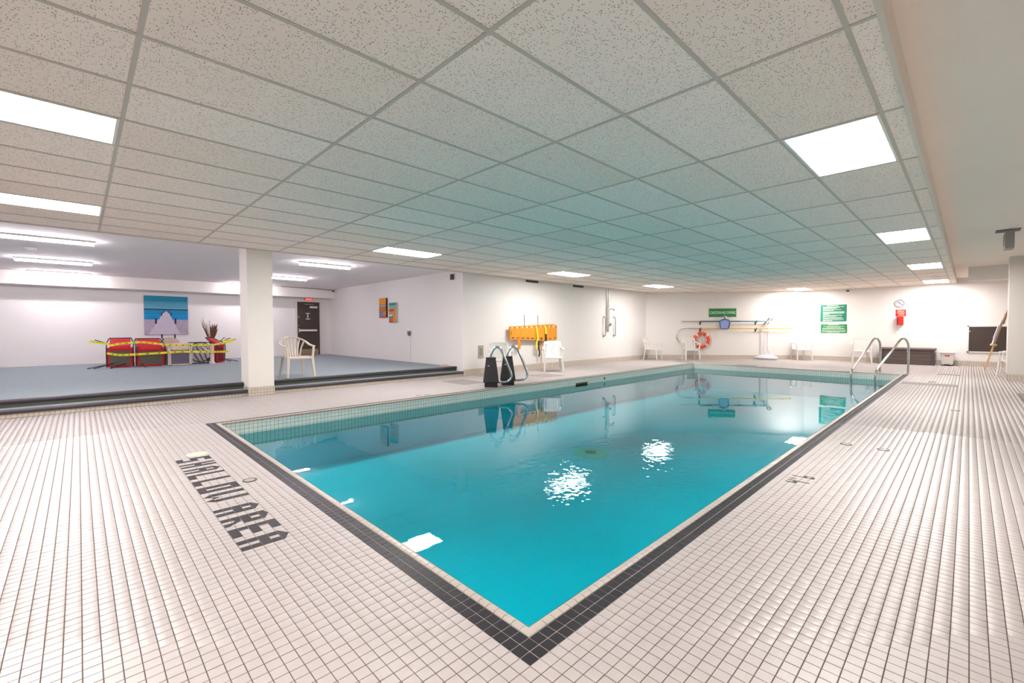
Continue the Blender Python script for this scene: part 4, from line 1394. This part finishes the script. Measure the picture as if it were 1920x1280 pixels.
MB().sweep([(18.9, -1.30, 0), ap + V(0, -.02, -.25)], .03, .045, (1, 0, 0)).build('leg', M_WOOD, t)
MB().sweep([ap + V(0, .06, -.35), ap + V(0, -.02, .05)], .035, .05, (1, 0, 0)).build('mast', mat('brown_wood', '#a57a55', .55), t)
MB().box((18.55, -.56, .70), (19.25, -.44, .74)).build('ledge', M_WOOD, t)
MB().sweep([(18.9, -.475, .74), (18.9, -.64, 1.42)], .62, .02, (0, 1, .2)).build('poster', M_PAPER, t)
MB().sweep([(18.9, -.50, .90), (18.9, -.60, 1.30)], .45, .002, (0, 1, .2)).build('poster_print', mat('poster_grey', '#c5bccb', .7, noise=(25, .3)), t)
fin(t)
t.children[-1].location += V(0, .0115, .0023)

# pool hand rails at the far end
t = thing('pool_hand_rails', 'pair of tall chrome hand rails over the far end of the pool', 'hand rail', (15.5, 1.38, 0))
for (xa, ya), (xb, yb) in (((15.5, 1.09), (14.1, 1.60)), ((15.5, 1.66), (14.1, 2.08))):
    a_, b_ = V(xa, ya, 0), V(xb, yb, 0)
    dr = (b_ - a_)
    p = [a_ + Z_ * z for z in (0, .3, .62)] + [a_ + dr * f + Z_ * z for f, z in ((.02, .80), (.10, .915), (.20, .935), (.30, .87), (.42, .74), (.7, .44), (.93, .20), (.985, .10), (1, 0), (1, -.3), (.98, -.5), (.95, -.74))]
    rl = MB().tube(smoothpath(p, 5), .026, 12).build('rail', M_CHROME, t, True)
    MB().lathe([(.06, 0), (.06, .012), (.03, .02), (.0, .021)], 16, (xa, ya, 0)).build('flange', M_STEEL, t, True)
fin(t)

# black covers with chrome loops standing beside the pool
def ladder_post(label, x, y):
    t = thing('ladder_post', label, 'pool ladder', (x, y, 0), R(-40), 'ladder posts beside the pool')
    m = MB()
    for z0, z1, a0_, b0_, a1_, b1_ in ((0, .12, .135, .12, .135, .12), (.10, .60, .165, .145, .10, .085)):
        q = [(-a0_, -b0_, z0), (a0_, -b0_, z0), (a0_, b0_, z0), (-a0_, b0_, z0), (-a1_, -b1_, z1), (a1_, -b1_, z1), (a1_, b1_, z1), (-a1_, b1_, z1)]
        m.add(q, [(3, 2, 1, 0), (4, 5, 6, 7), (0, 1, 5, 4), (1, 2, 6, 5), (2, 3, 7, 6), (3, 0, 4, 7)])
    m.build('cover', M_BLACK, t, bevel=.012)
    MB().box((-.105, -.09, .595), (.105, .09, .615)).build('cap', mat('cover_cap', '#3d3638', .4), t, bevel=.006)
    MB().box((-.075, -.133, .44), (-.03, -.118, .452)).build('label_plate', M_PAPER, t)
    lp = [(-.01, 0, .60), (.01, 0, .70), (.06, 0, .79), (.12, 0, .83), (.19, 0, .80), (.25, 0, .70), (.36, 0, .44), (.42, 0, .28), (.425, 0, .19), (.37, 0, .12), (.29, 0, .095), (.12, 0, .09)]
    MB().tube(smoothpath(lp, 5), .026, 12).build('loop_rail', M_CHROME, t, True)
    return t
a1_ = ladder_post('black cover with chrome loop rail beside the pool, closer to the lounge steps', 6.15, 6.95)
a2_ = copy_thing(a1_, 'black cover with chrome loop rail beside the pool, closer to the spine board', (6.66, 6.98, 0), R(-40), 'ladder posts beside the pool')

# floor plates and drains
mlab = ['by the lounge steps', 'below the spine board chair', 'below the life ring chair', 'below the coiled hose', 'long strip across the deck near the pool hand rails', 'narrow strip near the storage bench', 'small patch near the pool hand rails', 'on the deck before the grey pier']
for k, (a_, b_, c_, d_) in enumerate(MATSQ):
    o = MB().box((a_, b_, -.002), (c_, d_, .003)).build('floor_panel', M_GREYMAT, None, origin=((a_ + c_) / 2, (b_ + d_) / 2, 0))
    tag(o, 'grey tile patch set in the white deck ' + mlab[k], 'floor panel', 'grey floor patches')
dl = ['beside the shallow area lettering', 'next to the black pool border past the four foot six mark', 'next to another drain, farther from the pool border', 'alone on the deck toward the far end']
for k, (x, y) in enumerate(DRAINS):
    t = thing('floor_drain', 'round metal floor drain ' + dl[k], 'drain', (x, y, 0), 0, 'round deck drains')
    MB().lathe([(.052, 0), (.052, .004), (.044, .005), (.042, .0025), (.0, .0025)], 24, (0, 0, 0)).build('rim', mat('drain_rim', '#55504b', .5), t, True)
    MB().lathe([(.038, .002), (.036, .0045), (.0, .0048)], 24, (0, 0, 0)).build('cover', M_DRAIN, t, True)
t = MB().lathe([(.09, 0), (.085, .0025), (.0, .003)], 28, (0, 0, 0)).build('deck_lid', mat('cream_lid', '#c9c2b0', .5, noise=(25, .08)), None, True)
t.location = (.80, 5.195, .0005)
tag(t, 'round cream plastic lid in the deck at the start of the shallow area lettering', 'lid')

# ---------------------------------------------------------------- heap of taped-up patio furniture in the lounge
def tipped_chair(label, x, y, rot, wd, h, material, seatm, back, legs, frame=M_BLACKM, name='patio_chair'):
    """armchair tipped on its front: underside of the seat faces out, backrest slopes away on top"""
    t = thing(name, label, 'chair', (x, y, PLZ), rot, 'tipped patio chairs')
    a = wd / 2
    MB().box((-a + .05, -.012, .05), (a - .05, .0, h - .06)).build('seat_underside', seatm, t)
    m = MB()
    m.box((-a, -.005, .02), (-a + .06, .10, h))
    m.box((a - .06, -.005, .02), (a, .10, h))
    m.box((-a + .055, .0, .0), (a - .055, .10, .055))
    m.box((-a + .055, .002, .05), (a - .055, .09, h - .05))
    m.build('seat_cushion', material, t, bevel=.015)
    MB().box((-a + .06, -.03, h - .09), (a - .06, .11, h + .015)).build('front_roll', material, t, bevel=.03)
    n = 3
    for k in range(n):
        f0, f1 = k / n, (k + .93) / n
        y0_, y1_ = .09 + back[0] * f0, .09 + back[0] * f1
        z0_, z1_ = h + .0 + back[1] * f0, h + .0 + back[1] * f1
        MB().sweep([(0, y0_, z0_), (0, (y0_ + y1_) / 2, (z0_ + z1_) / 2 + .012), (0, y1_, z1_)], wd - .08, .06, (0, 0, 1)).build('back_pad', material, t, bevel=.014)
    for s in (-1, 1):
        pth = [(s * (a + .012), .02, .02), (s * (a + .012), -.01, h * .5), (s * (a + .012), .0, h), (s * (a + .01), .09 + back[0] * .5, h + .03 + back[1] * .5), (s * (a - .03), .10 + back[0], h + .035 + back[1])]
        MB().tube(smoothpath(pth, 4), .014, 8).build('frame_tube', frame, t, True)
    MB().tube([(-a + .03, .10 + back[0], h + .035 + back[1]), (a - .03, .10 + back[0], h + .035 + back[1])], .014, 8).build('frame_tube', frame, t, True)
    for p0, p1 in legs:
        MB().tube([p0, p1], .012, 8).build('leg', frame, t, True)
    return t
yH = 15.35
tipped_chair('tipped red cushioned patio chair at the wall end of the heap, legs poking out', .76, yH + .05, R(-4), .50, .52, M_RED, M_OLIVE, (.50, .20),
    [((-.2, 0, .10), (-.62, -.12, .012)), ((-.12, -.01, .12), (-.50, -.22, .012)), ((.1, -.01, .10), (-.18, -.36, .012)), ((-.2, .3, .60), (-.48, .12, .72))])
tipped_chair('tipped red cushioned patio chair in the middle of the heap beside the mauve one', 1.38, yH - .05, R(2), .58, .50, M_RED, M_OLIVE, (.46, .20),
    [((-.2, 0, .1), (-.16, -.3, .012)), ((.32, .0, .42), (.02, .3, .60)), ((.34, .05, .40), (.34, .0, .02)), ((.2, .1, .60), (.30, .1, .74))])
tipped_chair('tipped pale framed patio chair with mauve mesh seat in the heap', 1.99, yH - .20, R(2), .50, .50, M_PALEB, M_MAUVE, (.30, .05),
    [((-.25, .02, .5), (-.25, .02, .01)), ((.25, .02, .5), (.25, .02, .01))], M_PALEB)
t = tipped_chair('tipped red patio chair on its side at the plant end of the heap', 3.02, yH + .25, R(38), .30, .55, M_RED, mat('maroon_mesh', '#6d1f2c', .8), (.28, .16),
    [((.1, .1, .62), (.46, .25, .74)), ((.05, .12, .60), (.52, .1, .72)), ((.1, 0, .12), (.40, -.25, .012)), ((.12, .1, .10), (.46, .05, .012))])
# black framed table lying on its side, between the mauve chair and the red end chair
t = thing('patio_table', 'black metal patio table lying on its side among the tipped chairs', 'table', (2.52, yH + .12, PLZ), 0)
MB().tube(arc((0, .1, .33), .28, 0, 360, 32, X_, Z_)[:-1], .016, 8, True).build('rim', M_BLACKM, t, True)
MB().lathe([(.27, 0), (.27, .008), (0, .009)], 32, (0, .10, .33), -Y_).build('glass_top', mat('smoked_glass', '#cfc5d2', .1), t)
for k in range(4):
    a_ = R(30 + 42 * k)
    MB().tube(smoothpath([(-.28 + .12 * k, .05, .56), (-.22 + .12 * k, -.08, .45), (-.16 + .12 * k, -.12, .25), (-.04 + .10 * k, -.05, .03)], 4), .013, 8).build('leg', M_BLACKM, t, True)
MB().tube([(-.30, -.02, .61), (.30, .0, .61)], .013, 8).build('edge_bar', M_BLACKM, t, True)
MB().tube([(-.28, -.02, .02), (.30, -.02, .02)], .013, 8).build('edge_bar', M_BLACKM, t, True)
t = thing('patio_stool_post', 'thick pale pedestal post standing in the furniture heap', 'post', (2.72, yH - .26, PLZ), 0)
MB().lathe([(.07, 0), (.075, .03), (.05, .07), (.048, .5), (.06, .54), (0, .545)], 20).build('post', M_PALEB, t, True)
MB().tube([(-.24, .02, .50), (-.02, .0, .33)], .018, 8).build('stay', M_PALEB, t, True)
MB().tube([(-.24, .02, .54), (-.02, -.02, .42)], .014, 8).build('stay', mat('tan_stay', '#a88f80', .5), t, True)
for k, (x_, z_, w_, lab) in enumerate(((1.30, .74, .40, 'pale rounded chair back upside down behind the middle red chair'), (1.86, .76, .50, 'pale rounded chair back upside down behind the mauve chair'))):
    t = thing('upturned_chair', lab, 'chair', (x_, yH + .75, PLZ), 0, 'upturned pale chairs')
    pts = [(-w_ / 2, 0)] + [(w_ / 2 * math.cos(R(a_)), z_ - .16 + .16 * math.sin(R(a_))) for a_ in range(180, -1, -15)] + [(w_ / 2, 0)]
    MB().prism(pts[::-1], (V(0, 0, 0), X_, Z_, -Y_), 0, .03).build('back_shell', mat('pale_shell', '#cfb6ae', .5), t)
    for s in (-1, 1):
        MB().box((s * w_ * .3 - .018, .06, 0), (s * w_ * .3 + .018, .10, z_ + (.09 if k else -.12))).build('leg', M_BLACKM, t)
def tape(label, pts, wd=.06):
    t = thing('caution_tape', label, 'tape', pts[0], 0, 'yellow caution tapes around the heap')
    P_ = smoothpath(pts, 5)
    MB().sweep(P_, wd, .003, [V(0, -1, .15 * math.sin(k * .9)) for k in range(len(P_))]).build('ribbon', M_YELLOW, t)
    m = MB()
    for k in range(2, len(P_) - 2, 2):
        dv = (P_[k + 1] - P_[k]) * .55
        m.sweep([P_[k] - V(0, .004, 0), P_[k] + dv - V(0, .004, 0)], wd * .35, .002, (0, -1, 0))
    m.build('black_print', M_BLACK, t)
    return fin(t)
tape('lower yellow caution tape stretched across the front of the tipped chairs', [(.50, yH - .12, .61), (.75, yH - .06, .555), (1.05, yH - .12, .56), (1.6, yH - .28, .585), (2.0, yH - .30, .60), (2.5, yH - .33, .58), (2.72, yH - .36, .575), (2.95, yH - .1, .56), (3.2, yH + .1, .55)], .055)
tape('upper yellow caution tape draped over the tops of the tipped chairs', [(.55, yH - .05, .80), (.80, yH - .05, .85), (1.16, yH - .05, .875), (1.45, yH - .12, .84), (1.75, yH - .22, .79), (2.1, yH - .26, .775), (2.5, yH - .28, .77), (2.72, yH - .28, .775), (2.95, yH - .05, .79), (3.3, yH + .1, .84)], .05)
tape('loose yellow tape end twisted around the leg poking toward the bare wall', [(.18, yH + .2, .92), (.3, yH + .15, .89), (.42, yH + .08, .86), (.56, yH, .84)], .05)
tape('loose yellow tape wound around the legs poking toward the white column', [(3.05, yH + .15, .89), (3.2, yH + .12, .87), (3.30, yH + .1, .89), (3.40, yH + .05, .92)], .05)
# dried grass in a pot behind the heap
t = thing('dried_grass_arrangement', 'dried brown grasses in a pot behind the red end chair', 'plant', (2.98, 16.6, PLZ), 0)
MB().lathe([(.10, 0), (.13, .05), (.14, .3), (.11, .42), (.12, .45), (.09, .45), (.0, .40)], 20).build('pot', mat('dark_pot', '#5a4a44', .5), t, True)
rng = random.Random(5)
for k in range(46):
    left = k < 16
    a_ = rng.uniform(0, 6.28)
    r_ = rng.uniform(.02, .10)
    bx = (-.12 if left else .06)
    h_ = rng.uniform(.85, 1.36) if left else rng.uniform(.95, 1.16)
    top = (bx + rng.uniform(-.12, .10) + (0 if left else .02), rng.uniform(-.08, .08), h_)
    p = smoothpath([(r_ * .4 * math.cos(a_), r_ * .4 * math.sin(a_), .42), (top[0] * .5, top[1] * .5, .42 + (h_ - .42) * .55), top], 3)
    m = MB().tube(p, [.006] * (len(p) - 3) + [.014, .012, .004] if not left else [.005] * len(p), 5)
    if left:
        for q in range(3, len(p)):
            m.tube([p[q], p[q] + V(rng.uniform(-.05, .05), 0, .05)], .004, 4)
    m.build('stem', mat('grass_%d' % (k % 3), ['#7a5238', '#4b4b34', '#94705a'][0 if not left else (1 if k % 2 else 2)], .9) if k < 3 or k in (16, 17, 18) else MATS['grass_%d' % (k % 3)], t)
